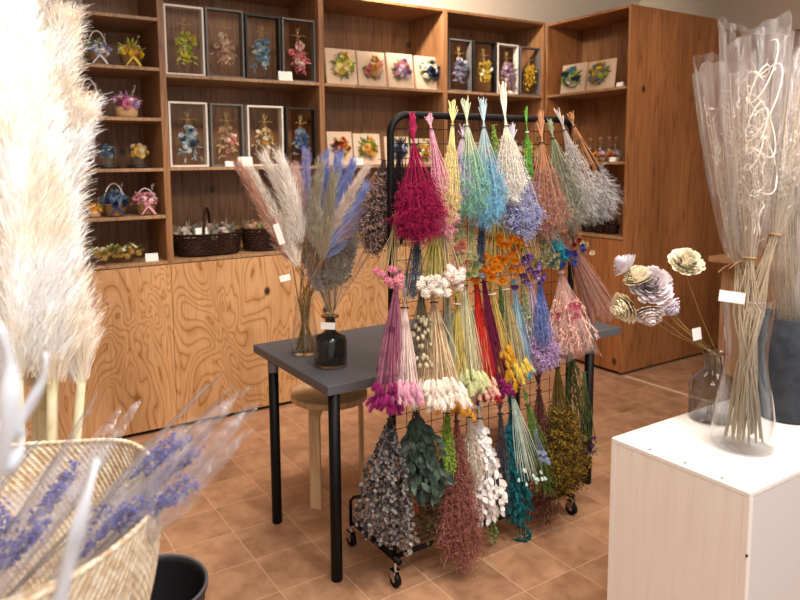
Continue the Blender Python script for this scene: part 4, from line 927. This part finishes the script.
B('mist', 'rust pink gypsophila bundle with coppery stems', (541, 120), (545, 236), 50, ('b07468', 'c89488', '946054', 'a8a070'), ('b07c60', 'c4906c'), n=30, tie=.2, dens=1.2, s0=.3)
B('mist', 'grey green sea lavender bundle right of the rust pink one', (550, 124), (572, 225), 48, ('8c8c7c', 'a4a294', '747868'), ('8a9070', 'a0a484'), n=26, tie=.14, dens=1.1, s0=.25)
B('mist', 'silvery white branching bundle leaning right at the end of the bar', (559, 114), (590, 212), 34, ('c4beba', 'dcd8d4', 'a39c98'), ('bcaea4', 'd0c4ba'), n=22, tie=.16, dens=.9, s0=.15, dot=.002)
B('mist', 'brown stemmed fluffy grey bundle, rightmost of the top row', (571, 116), (596, 216), 52, ('a8a8a8', 'c4c4c4', '8c8c90'), ('a8744c', 'c08c60', '8c5c3c'), n=28, tie=.1, dens=1.4, s0=.55, dot=.0014, y1=RY-.06)
# behind the rack, left
B('mist', 'dusky pink and charcoal dried bundle on the back of the rack at the left', (384, 160), (374, 250), 34, ('9c7c72', 'b8988c', '4c4040', '5c4e4c'), ('4c3c38',), n=26, y0=RY+.02, y1=RY+.07, tie=.0, s0=.1, dens=1.3, dot=.003)
B('mist', 'black dyed bundle just inside the left post', (400, 140), (398, 245), 28, ('1c1a20', '302a30', '141216'), n=18, y0=RY+.015, y1=RY+.04, tie=.1, s0=.2, dens=1.2)
# second row
B('none', 'pink sola rose bundle hanging in front of the left post', (396, 215), (388, 286), 24, ('b8a078', 'a08a60'), n=7, tie=.15, head=('pom', [('e08ca0', 'f0b0bc'), ('d47890', 'e8a0b0')], .013, 8, .72, 1.0), hf=.6)
B('feather', 'slate blue dried bundle ending in indigo tips', (418, 218), (412, 300), 16, ('4a5a6c', '3c4a60', '64748a'), n=14, tie=.0, s0=0, hl=.012)
B('none', 'large white cotton-like bloom bundle on yellow green stems', (436, 222), (428, 296), 32, ('b8ac58', '9c9848', 'ccc070'), n=16, tie=.1, head=('pom', [('f0e8dc', 'fffaf0'), ('e8dcd0', 'f8f0e8')], .016, 12, .75, 1.02), hf=.5)
B('none', 'pinkish white bloom bundle beside the white one', (442, 215), (447, 290), 32, ('9c9070', 'c0a890'), n=14, tie=.1, head=('pom', [('f2e0dc', 'fdf4ee'), ('ecd4cc', 'f8e8e0')], .017, 12, .68, 1.0), hf=.5)
B('leafy', 'muted sage stem bundle with little peach roses', (462, 208), (459, 270), 16, ('8a9068', '74805a'), n=8, nl=6, ll=.014, lw=.006, tie=0, head=('bloom', [('d8947c', 'e8b4a0'), ('c88068', 'e0a890')], .012, 6, .55, 1.0), hf=.6)
B('leafy', 'pale sage bundle with celery green blooms', (472, 215), (472, 276), 14, ('a8ac80', '8c9468'), n=8, nl=5, ll=.014, lw=.006, tie=0, head=('bloom', [('c8cc98', 'b4bc84')], .013, 5, .7, 1.0), hf=.6)
B('feather', 'narrow navy statice bundle under the mint bundle', (484, 214), (478, 272), 13, ('3c4860', '2c384c', '586880'), n=12, tie=0, s0=0, hl=.009)
B('none', 'grey blue ball flower bundle at the foot of the navy statice', (481, 240), (480, 282), 12, ('70705c',), n=4, tie=0, head=('pom', [('8094b4', 'b0bccc')], .011, 4, .7, 1.0), hf=.6)
B('none', 'bright orange everlasting daisy bundle', (494, 215), (489, 280), 26, ('a89458', '8c7c44'), n=12, tie=0, head=('bloom', [('e89a20', 'f4b43c'), ('d88418', 'f0a830')], .015, 11, .62, 1.02), hf=.7)
B('none', 'amber everlasting daisy bundle with long tan stems', (500, 195), (507, 276), 36, ('b09c64', '948048'), n=16, tie=0, head=('bloom', [('dc8c20', 'f0ac38'), ('c87818', 'e89c2c')], .014, 16, .5, 1.0), hf=.7, y1=RY-.075)
B('none', 'purple statice bundle with olive stems', (510, 205), (530, 284), 26, ('8c8458', '746c48'), n=12, tie=0, head=('bloom', [('8458a0', 'a880c0'), ('6c4488', '9870b4'), ('c8b0d8',)], .012, 18, .62, 1.0), hf=.6)
B('none', 'cream green hydrangea bundle beside the teal one', (533, 215), (548, 268), 22, ('a89c78', '8c8464'), n=12, tie=0, head=('bloom', [('b8b48c', 'ccc8a4'), ('9c9870', 'c0b890')], .012, 12, .55, 1.0), hf=.6)
B('feather', 'teal dyed statice bundle', (548, 215), (556, 264), 22, ('1c7c8c', '2c98a8', '146474'), n=14, tie=0, s0=.3, hl=.014, head=('bloom', [('1c8498', '38a4b4')], .011, 8, .7, 1.0))
B('none', 'deep blue cornflower bundle tucked under the rust pink stems', (556, 235), (566, 266), 16, ('6c6c58',), n=6, tie=0, head=('bloom', [('34489c', '5468b8')], .012, 7, .6, 1.0), hf=.6)
B('none', 'small blue and dark red flower sprig at the far right of the second row', (572, 228), (581, 258), 22, ('80604c', '9c7860'), n=8, tie=0, head=('bloom', [('3c4c94', '5c6cb0'), ('8c1c24', 'a83038'), ('d8c49c', 'e8d8b4')], .010, 7, .5, 1.0), hf=.6)
# third row
B('grass', 'plum stemmed bunny tail bundle with magenta tails', (397, 272), (387, 404), 25, ('96506c', 'b06c88', '7c3c58'), n=14, tie=.12, ng=45, y1=RY-.11, head=('tail', [('7c1450', '98286c'), ('8c1c5c', 'a83478')], .0125, 26, .80, 1.0))
B('grass', 'blush stemmed bunny tail bundle with soft pink tails', (405, 284), (404, 396), 26, ('e4cec6', 'f0dcd4', 'd4b4a8'), n=20, tie=.22, ng=60, head=('tail', [('e0a4bc', 'f0c4d4'), ('d890ac', 'e8b4c8')], .0125, 24, .82, 1.0), y1=RY-.125)
B('none', 'beige poppy pod bundle between pink and tan stems', (422, 286), (421, 364), 22, ('8c8468', '746c54'), n=12, tie=.05, head=('pod', [('b0a488', 'c8bc9c'), ('9c9074', 'b8ac8c')], .0095, 24, .3, 1.0))
B('grass', 'tan stemmed white bunny tail bundle, largest of the third row', (433, 286), (439, 398), 40, ('d8bc94', 'e8d0ac', 'c4a47c'), n=24, tie=.15, ng=80, y1=RY-.12, head=('tail', [('f4e8dc', 'fff8f0'), ('f0e2d4', 'f8ece0')], .0150, 40, .78, 1.0))
B('none', 'orange yellow canary grass bundle under the white bunny tails', (456, 372), (455, 412), 28, ('c89838', 'b08430'), n=10, tie=0, head=('tail', [('e0a020', 'f0b838'), ('d09018', 'e8a828')], .010, 26, .6, 1.0), y1=RY-.10)
B('grass', 'sage grey stem bundle between the tan and the olive ones', (447, 285), (449, 370), 14, ('8c8c78', 'a4a48c', '747464'), n=8, ng=35, tie=.08)
B('grass', 'olive yellow grass bundle with a pale band', (457, 292), (457, 376), 17, ('b8a450', 'ccb868', 'a08c40'), n=10, ng=45, tie=.15, lb=1)
B('grass', 'pale lime bunny tail bundle', (463, 272), (471, 388), 24, ('d0c8a0', 'e0d8b4', 'c0b890'), n=16, ng=50, tie=.12, head=('tail', [('ccd098', 'dce0ac'), ('d8d8a4', 'e8e8bc')], .014, 22, .80, 1.02), y1=RY-.10)
B('none', 'two dark blue dyed tails under the lime ones', (470, 370), (467, 408), 12, ('203c5c',), n=4, tie=0, head=('tail', [('1c3c64', '28507c')], .013, 4, .5, .9))
B('grass', 'peach stemmed bunny tail bundle with cream pink tails', (476, 280), (484, 392), 18, ('e0c09c', 'ecd0b0', 'd0a880'), n=12, ng=45, tie=.1, head=('tail', [('f0c8a8', 'f8dcc4'), ('e8b8a0', 'f4d4c0')], .0125, 12, .82, 1.02), y1=RY-.11)
B('grass', 'bright red grass bundle', (475, 272), (489, 400), 17, ('b82018', 'd03428', '981410'), n=12, ng=70, tie=.06, y1=RY-.125, head=('bloom', [('a81828', 'c83040')], .011, 9, .86, 1.0))
B('grass', 'burgundy grass bundle ending in magenta blooms', (483, 276), (500, 394), 19, ('6c1c40', '84284c', '541434'), n=12, ng=70, tie=.05, head=('pom', [('8c1860', 'a83080'), ('701048', '98206c')], .012, 10, .86, 1.0))
B('grass', 'mustard stemmed bundle with ochre spikes', (490, 282), (509, 382), 17, ('c0a050', 'd4b468', 'a88c40'), n=10, ng=45, tie=.12, lb=1, head=('tail', [('d09828', 'e0b040'), ('c08820', 'd8a034')], .0115, 16, .55, 1.02))
B('leafy', 'dark green stem bundle behind the mustard one', (500, 284), (506, 368), 13, ('54703c', '405c2c', '6c8850'), n=10, nl=18, ll=.022, lw=.004, tie=0, fwdd=2.0, y1=RY-.05)
B('grass', 'khaki stemmed bundle with lemon yellow tails', (504, 280), (518, 374), 20, ('b8a878', 'ccbc8c', 'a09064'), n=12, ng=45, tie=.1, lb=1, head=('tail', [('e0c858', 'ecd878'), ('d4b848', 'e4cc60')], .012, 16, .78, 1.02))
B('grass', 'powder blue stem bundle with cyan tips', (514, 282), (524, 378), 18, ('8cb4c8', 'a8c8d4', '7098b0'), n=10, ng=50, tie=.04, head=('pom', [('48a8d0', '70c0e0')], .010, 5, .92, 1.0), y1=RY-.06)
B('leafy', 'pale green sprig bundle with a coral foot between blue and lilac', (522, 282), (534, 350), 12, ('98a878', 'b4c090'), n=6, nl=12, ll=.014, lw=.007, tie=0, y1=RY-.045)
B('mist', 'lilac stemmed branching statice bundle', (530, 283), (545, 366), 34, ('b090c0', 'c8acd4', '9878ac'), ('b4a0b8', 'ccb8cc', 'a088a4'), n=18, dens=.7, s0=.6, tie=.05, dot=.003, sr=.0016)
B('feather', 'upright cobalt blue statice bundle', (539, 278), (544, 348), 20, ('5468a8', '6c80bc', '445890'), n=16, tie=.03, s0=.0, hl=.010, y1=RY-.11, dens=1.2)
t = B('leafy', 'pink protea feather bouquet wrapped in cellophane at the right', (561, 272), (572, 352), 50, ('d8a898', 'e8c4b4', 'c88c80', 'f0dccc'), n=24, nl=24, ll=.024, lw=.004, tie=.04, s0=.35, fwdd=1.2, head=('daisy', [('d06880', 'e08898')], .019, 3, .35, .6), hf=1.0, y1=RY-.10)
cone_film(at(561, 270, 1, RY-.03), at(573, 356, 1, RY-.10), .105, parent=t, mat_=FILMP, jag=.02, flat=.5, ph=2)
t = B('grass', 'brown pink wrapped cone of dried grass at the far right edge of the rack', (566, 235), (602, 316), 32, ('a87868', 'c09080', '8c6054'), n=12, ng=70, tie=0, y1=RY-.05)
cone_film(at(566, 236, 1, RY-.03), at(604, 318, 1, RY-.05), .06, parent=t, mat_=FILMP, jag=.015, flat=.5, ph=4)
# bottom row
B('leafy', 'charcoal grey eucalyptus bundle, leftmost of the bottom row', (391, 402), (384, 548), 58, ('2a282c', '3e3b3f', '8c8480', '232125', '565256'), ('4c3c38',), n=20, nl=46, ll=.017, lw=.014, s0=.05, y1=RY-.09, belly=.12)
B('leafy', 'dark green broad leaf eucalyptus bundle', (413, 396), (429, 502), 46, ('222e28', '36443c', '66766a'), ('4c4438',), n=16, nl=10, ll=.05, lw=.024, s0=.1, y1=RY-.11, fwdd=1.1, belly=.12)
B('leafy', 'small grey petal bundle low behind the eucalyptus', (402, 470), (407, 555), 20, ('c4c0bc', '6c5c54', '9c948c', '4c4038'), n=10, nl=14, ll=.022, lw=.016, tie=0, y1=RY-.05)
B('leafy', 'deep green trailing foliage bundle low behind the rose amaranth', (432, 440), (432, 545), 30, ('3c4c34', '54402c', '2c3c28'), n=12, nl=16, ll=.02, lw=.013, tie=0, y1=RY-.04)
B('leafy', 'bright lime green sprig bundle', (447, 404), (448, 484), 18, ('6c8c2c', '88a840', '547420'), n=10, nl=26, ll=.012, lw=.006, y1=RY-.11, s0=.05)
B('mist', 'rose and rust amaranth bundle hanging lowest', (456, 402), (462, 566), 50, ('8c3c54', 'b47470', '7c5038', 'b88468'), ('98584c',), n=26, s0=.08, dens=2.2, dot=.0022, y1=RY-.13)
B('mist', 'beige airy grass bundle beside the amaranth', (470, 408), (474, 486), 26, ('d0c0ac', 'e0d4c4', 'b8a490'), n=20, dens=1.2, s0=.1)
B('leafy', 'chalk white preserved leaf bundle', (479, 404), (487, 524), 42, ('e4dcd8', 'f4f0ec', 'ccc4c4'), n=18, nl=15, ll=.03, lw=.02, s0=.1, y1=RY-.11, fwdd=1.0)
B('leafy', 'green and cream trailing sprig under the white leaves', (492, 495), (494, 545), 11, ('5c7c3c', '789850', 'd8dcb8'), n=5, nl=10, ll=.014, lw=.009, tie=0, y1=RY-.04)
B('feather', 'smoky charcoal grass bundle between white and teal', (500, 400), (503, 515), 20, ('4c444c', '5c545c', '3c3438'), n=14, hl=.014, s0=.05, y1=RY-.05)
B('leafy', 'dark teal dyed leaf bundle', (510, 398), (516, 525), 32, ('0c4c54', '1c6068', '083c44'), n=20, nl=20, ll=.032, lw=.015, s0=.1, y1=RY-.07, fwdd=1.3)
B('grass', 'mint white stem bundle with pale bell flowers', (511, 390), (532, 480), 22, ('bcd4c8', 'd0e0d4', 'a4c0b0'), n=10, ng=14, tie=.08, y1=RY-.12, head=('bell', [('c4dcd0', 'dcece4')], .011, 8, .8, 1.0))
B('feather', 'fresh green asparagus fern bundle', (525, 392), (549, 498), 26, ('5c7c3c', '789848', '48682c'), n=14, hl=.018, s0=.1, rw=.0014, y1=RY-.10)
B('mist', 'maroon brown dried heather bundle', (538, 372), (544, 525), 44, ('5c3430', '74463c', '44282a', '6c5840'), n=22, dens=1.4, s0=.05, y1=RY-.06)
B('none', 'tiny cloudy blue thistle sprig before the green fern', (535, 430), (545, 462), 8, ('7c8c98',), n=3, tie=0, y0=RY-.1, y1=RY-.14, head=('pom', [('98a8c8', 'b0bcd8')], .010, 4, .5, 1.0))
B('mist', 'mustard yellow solidago bundle, fullest at the right of the bottom row', (556, 352), (566, 488), 46, ('94741c', 'b8942c', '64502c', '5c4c24', '4c3c20'), ('5c4c24', '6c5c2c'), n=30, s0=.35, dens=1.8, dot=.0032, y1=RY-.12)
B('leafy', 'dark olive stem bundle above the yellow solidago', (570, 348), (580, 440), 26, ('3c4424', '4c5430', '2c341c'), n=14, nl=18, ll=.026, lw=.005, tie=0, fwdd=2.0, y1=RY-.06)
B('none', 'small purple and lime flower sprig at the right edge of the rack', (584, 372), (588, 455), 15, ('4c5c30', '5c6c3c'), n=7, tie=0, y1=RY-.07, head=('bloom', [('8c5c94', 'a878b0'), ('a8c078', 'c0d090'), ('74487c', '986ca0')], .010, 10, .72, 1.0), hf=.5)
B('none', 'violet berry sprig under the teal leaves', (520, 480), (523, 540), 12, ('3c5c50',), n=4, tie=0, y1=RY-.05, head=('bloom', [('1c5c5c', '2c7474')], .011, 8, .5, 1.0))
# ------------------------------------------------------------------ white plywood box, right foreground
t = thing('display_box', 'white washed plywood display box in the right foreground', 'display box', (1.9, .985, 0))
WB = fib('efe4da', 'f3eae2', 'f5ede6', scale=3, rough=.5, streak=(30, 30, 1.2))
WT = plain('white_washed_top', 'f2ece6', .45)
bx0, bx1, by0, by1, bzt = 1.503, 2.5, .796, 1.173, .75
bev(MB().box(bx0, by0, bzt-.012, bx1, by1, bzt).build('top_panel', WT, t, False), .0015)
bev(MB().box(bx0+.001, by0+.016, 0, bx0+.015, by1-.016, bzt-.0125).build('side_panel', WB, t, False), .001)
bev(MB().box(bx0, by0, 0, bx0+.015, by0+.0155, bzt-.0125).build('corner_post', WB, t, False), .001)
bev(MB().box(bx0, by1-.0155, 0, bx0+.015, by1, bzt-.0125).build('corner_post', WB, t, False), .001)
bev(MB().box(bx0+.0155, by0+.001, 0, bx1-.001, by0+.015, bzt-.0125).build('front_panel', plain('white_panel', 'd9d2cd', .6), t, False), .001)
bev(MB().box(bx0+.0155, by1-.015, 0, bx1-.001, by1-.001, bzt-.0125).build('back_panel', WB, t, False), .001)
for (x, y) in ((650, 449.5), (685, 463), (722, 478)):
    p = at(x, y, 2, bzt); MB().lathe([(0, .001), (.0035, .0008), (.004, 0)], (p.x, p.y, bzt), 14).build('screw', BLACK, t)
p = at(747, 556, 1, by0); MB().tube([V(p.x, by0+.002, p.z), V(p.x, by0-.0008, p.z)], .0035, 12).build('screw', BLACK, t)
# vases on the box
GV2 = at(742, 446, 2, bzt); GV2 = V(GV2.x, GV2.y, bzt+.001)
t = thing('tall_glass_vase', 'tall clear glass vase with a waisted body on the white box', 'vase', GV2)
kx = .0022
MB().lathe([(0, .004), (.064, .0), (.073, .006), (.075, .02), (.073, .085), (.067, .13), (.056, .185), (.0505, .225), (.051, .27), (.058, .345), (.063, .395)], GV2, 48).build('vase_body', CLEAR, t)
MB().tube([GV2+V(.063*math.cos(a), .063*math.sin(a), .395) for a in [2*pi*i/48 for i in range(49)]], .0012, 6, False).build('rim', CLEAR, t)
p = at(711, 419, 2, bzt); SB = V(p.x, p.y, bzt+.001)
t = thing('bottle_vase', 'grey smoked glass bottle vase behind the tall clear vase', 'vase', SB)
MB().lathe([(0, .003), (.056, 0), (.062, .008), (.062, .1), (.055, .126), (.03, .142), (.024, .153), (.023, .192), (.036, .198)], SB, 40).build('vase_body', SMOKE, t)
PT = V(2.06, 1.0, bzt+.001)
t = thing('dark_pot', 'tall dark slate pot at the right edge on the white box', 'pot', PT)
MB().lathe([(0, .002), (.072, 0), (.079, .01), (.086, .14), (.09, .30), (.086, .303), (.084, .28), (.0, .27)], PT, 56).build('pot_body', fib('2e3036', '3c3f46', '26282e', scale=14, rough=.7), t)
# sola flowers in the smoked bottle
sola = [((630, 269), .95, ('e8dee2', 'd8ccd4'), 12, (-.55, .2, .5), 'lilac grey fan-shaped sola flower, highest on the left'), ((630, 305), .93, ('fbf0d8', 'f6e6c8'), 14, (-.8, -.2, -.3), 'butter cream sola flower, lowest on the left'),
        ((649, 289), .9, ('eee4e4', 'ddd0d6'), 18, (-.1, -.6, .4), 'large pale lilac sola flower in the centre of the cluster'), ((640, 283), .97, ('fbf2dc', 'f8ecd0'), 13, (-.4, -.2, .9), 'cream sola flower tucked behind the large lilac one'),
        ((665, 302), .92, ('d8ced8', 'c8bcc8'), 11, (.4, -.2, -.5), 'small mauve sola flower at the right of the cluster'), ((648, 308), .95, ('ece0e2', 'f0e2d4'), 13, (0, -.4, -.6), 'pale pinkish sola flower under the large one'),
        ((684, 267), .95, ('fdf6e2', 'f8ecd0'), 14.5, (.0, -.55, .55), 'single ivory sola flower standing apart on the right')]
dS = (SB+V(0, 0, .198)-CAM).dot(fw)
for i, ((x, y), dq, cc, rp_, dv, lb) in enumerate(sola):
    dep = dS-.05+(.9-dq)*.3; P_ = atd(x, y, dep); a = i*.9; root = SB+V(.01*math.cos(a), .01*math.sin(a), .012)
    t = thing('sola_flower', lb, 'dried flower', root, 'sola flowers in the smoked bottle'); t['_o'] = tuple(root)
    d = (rt*dv[0]+fw*dv[1]+up*dv[2]).normalized(); neck = SB+V(.008*math.cos(a), .008*math.sin(a), .195)
    MB().tube([root, neck, neck.lerp(P_, .5)+V(0, 0, -.012), P_-d*.004], .0009, 5).build('stem', fib('8c7040', 'a0844c'), t)
    inst(flower_mesh('sola', *cc), 'flower_head', t, P_-root, qrot(d), rp_*dep/F*1.2)
loose_card(697, 334, dS-.045, .036, 'small printed tag hanging on the smoked bottle stems', .034, (.12, .5, 0))
loose_card(732, 297, (GV2-CAM).dot(fw)-.074, .066, 'white card clipped to the rim of the tall clear vase', .028, (-.14, 0, 0))
# wrapped bouquets in the tall glass vase
STM = fib('a48e70', 'c8b498', '96826a', 'ecdfcc', scale=30, streak=(60, 60, 3))
dV = (GV2-CAM).dot(fw)
bq = [((738, 262), (724, 62), .080, 'cellophane-wrapped grey dried bouquet leaning left in the tall clear vase', ('b8aca4', 'd8cec8', 'a09488'), dV+.03),
      ((750, 258), (757, 28), .088, 'cellophane-wrapped bouquet with curly white willow in the tall clear vase', ('d4cac0', 'ece4dc', 'b8aca0'), dV-.02),
      ((775, 235), (812, 35), .075, 'cellophane-wrapped bouquet leaning right out of the tall clear vase', ('c4bab0', 'e0d8d0', 'a89c90'), dV+.01)]
for bi, (b, tp, rr, lb, cc, dep) in enumerate(bq):
    B_ = atd(b[0], b[1], dep); Tp = atd(tp[0], tp[1], dep+.02); ax = (Tp-B_).normalized(); root = GV2+V(-.02+.02*bi, .01-.01*bi, .014)
    t = thing('wrapped_bouquet', lb, 'wrapped bouquet', root, 'wrapped bouquets in the tall clear vase')
    neck = GV2+V((b[0]-752)*.001, 0, .36)
    ms = MB(); ml = MB(); e1 = ax.cross(fw).normalized(); e2 = ax.cross(e1); L_ = (Tp-B_).length
    for i in range(26):
        a = i*2.4; q = math.sqrt((i+.5)/26); foot = GV2+V(.05*q*math.cos(a), .05*q*math.sin(a), .014+.02*R.random()); u_ = e1*math.cos(a+2.5)+e2*math.sin(a+2.5)
        tipp = B_+ax*L_*R.uniform(.35, .85)+u_*rr*.7*q
        ms.tube([foot, neck.lerp(foot, .45)+(e1*R.uniform(-1, 1)+e2*R.uniform(-1, 1))*.009, neck+(e1*R.uniform(-1, 1)*.034+e2*R.uniform(-1, 1)*.018), B_+u_*.012*q, B_.lerp(tipp, .5)+u_*.01, tipp], [.0019, .0018, .0016, .0014, .001, .0006], 4)
        for k_ in range(16):
            s_ = R.random(); p_ = B_.lerp(tipp, .25+.75*s_); d = (ax+V(R.gauss(0, .6), R.gauss(0, .6), R.gauss(0, .5))).normalized()
            ml.rib([p_, p_+d*.02, p_+d*.035+V(0, 0, -.004)], .0011, .0004)
            if k_ % 5 == 0: ml.leaf(p_, d, .014, .007, .4)
    ms.build('stems', STM, t); ml.build('dried_foliage', fib(*cc, scale=40), t)
    cone_film(B_, Tp, rr, parent=t, jag=.03, ph=bi*1.7, flat=.75, power=.5, r0_=.02)
    bw = MB().tube([B_+e1*.014*math.cos(a)+e2*.014*math.sin(a) for a in [2*pi*i/16 for i in range(17)]], .0022, 6); bw.tube([B_-e2*.014, B_-e2*.016+rt*-.028-up*.014, B_-e2*.016+rt*-.045-up*.028], .0016, 5); bw.build('raffia_tie', fib('c9a074', 'b08858'), t)
    if bi == 1:      # curly willow
        mb = MB()
        for j, (amp, ph, n_, off) in enumerate(((.036, 0, 2.6, 0), (.026, 2, 3.4, .010), (.042, 4, 2.1, -.006), (.022, 1, 4.2, .016))):
            pts = []
            for i in range(60):
                s_ = i/59; aa = 2*pi*n_*s_+ph; am = amp*min(1, s_*2.2); pts.append(B_+ax*(.06+(L_*.80-.02*j)*s_)+e1*(-.012+off+am*math.cos(aa))+e2*(am*math.sin(aa)*.8)-fw*.01+ax*am*1.3*math.sin(aa*1.3))
            mb.tube(pts, .0019, 6)
        mb.build('curly_willow', fib('f4ece0', 'e8dccc'), t)
# dried grass in the dark pot
GR = [((790, 200), (778, 95), 'tan dried grass bundle at the left of the dark pot'), ((800, 190), (802, 60), 'grey brown dried bouquet in the dark pot'), ((815, 200), (830, 80), 'brown grass bundle at the back right of the dark pot')]
dP = (PT-CAM).dot(fw)
for i, (b, tp, lb) in enumerate(GR):
    root = PT+V(-.035+.03*i, -.01+.01*i, .272); Tp = atd(tp[0], tp[1], dP+.05); t = thing('dried_grass_bundle', lb, 'dried grass', root, 'dried grasses in the dark pot')
    mb = MB(); ml = MB()
    for j in range(40):
        f0 = root+V(R.uniform(-.03, .03), R.uniform(-.03, .03), 0); tq = root.lerp(Tp, R.uniform(.6, 1))+V(R.gauss(0, .02), R.gauss(0, .02), 0)
        mb.tube([f0, f0.lerp(tq, .5)+V(R.gauss(0, .006), 0, 0), tq], .0009, 4)
        for k_ in range(10):
            p_ = f0.lerp(tq, R.uniform(.6, 1)); d = V(R.gauss(0, 1), R.gauss(0, 1), R.gauss(0, 1)+1.2).normalized(); ml.rib([p_, p_+d*.018], .0014, .0005)
    mb.build('stems', fib('a88c60', 'c4a878', '8c7450'), t); ml.build('seed_heads', fib('c8b498', 'a89478', 'd8c8b0'), t)
    cone_film(root, root.lerp(Tp, 1.05), .075, parent=t, jag=.02, ph=i, flat=.8, power=.6, r0_=.03)
# counter end behind the vases
a = at(708, 256, 1, 2.5); lx = a.x; lz = a.z
t = thing('wooden_counter', 'pale wooden counter end showing behind the tall clear vase', 'counter', (lx+.4, 2.2, 0))
bev(MB().box(lx, 1.9, lz-.035, 5.55, 2.5, lz).build('worktop', EDGE, t, False), .003)
bev(MB().box(lx+.12, 1.92, 0, lx+.15, 2.48, lz-.036).build('leg_panel', EDGE, t, False), .002)
bev(MB().box(5.4, 1.92, 0, 5.43, 2.48, lz-.036).build('leg_panel', EDGE, t, False), .002)
for o in D.objects:
    if '_o' in o.keys(): del o['_o']
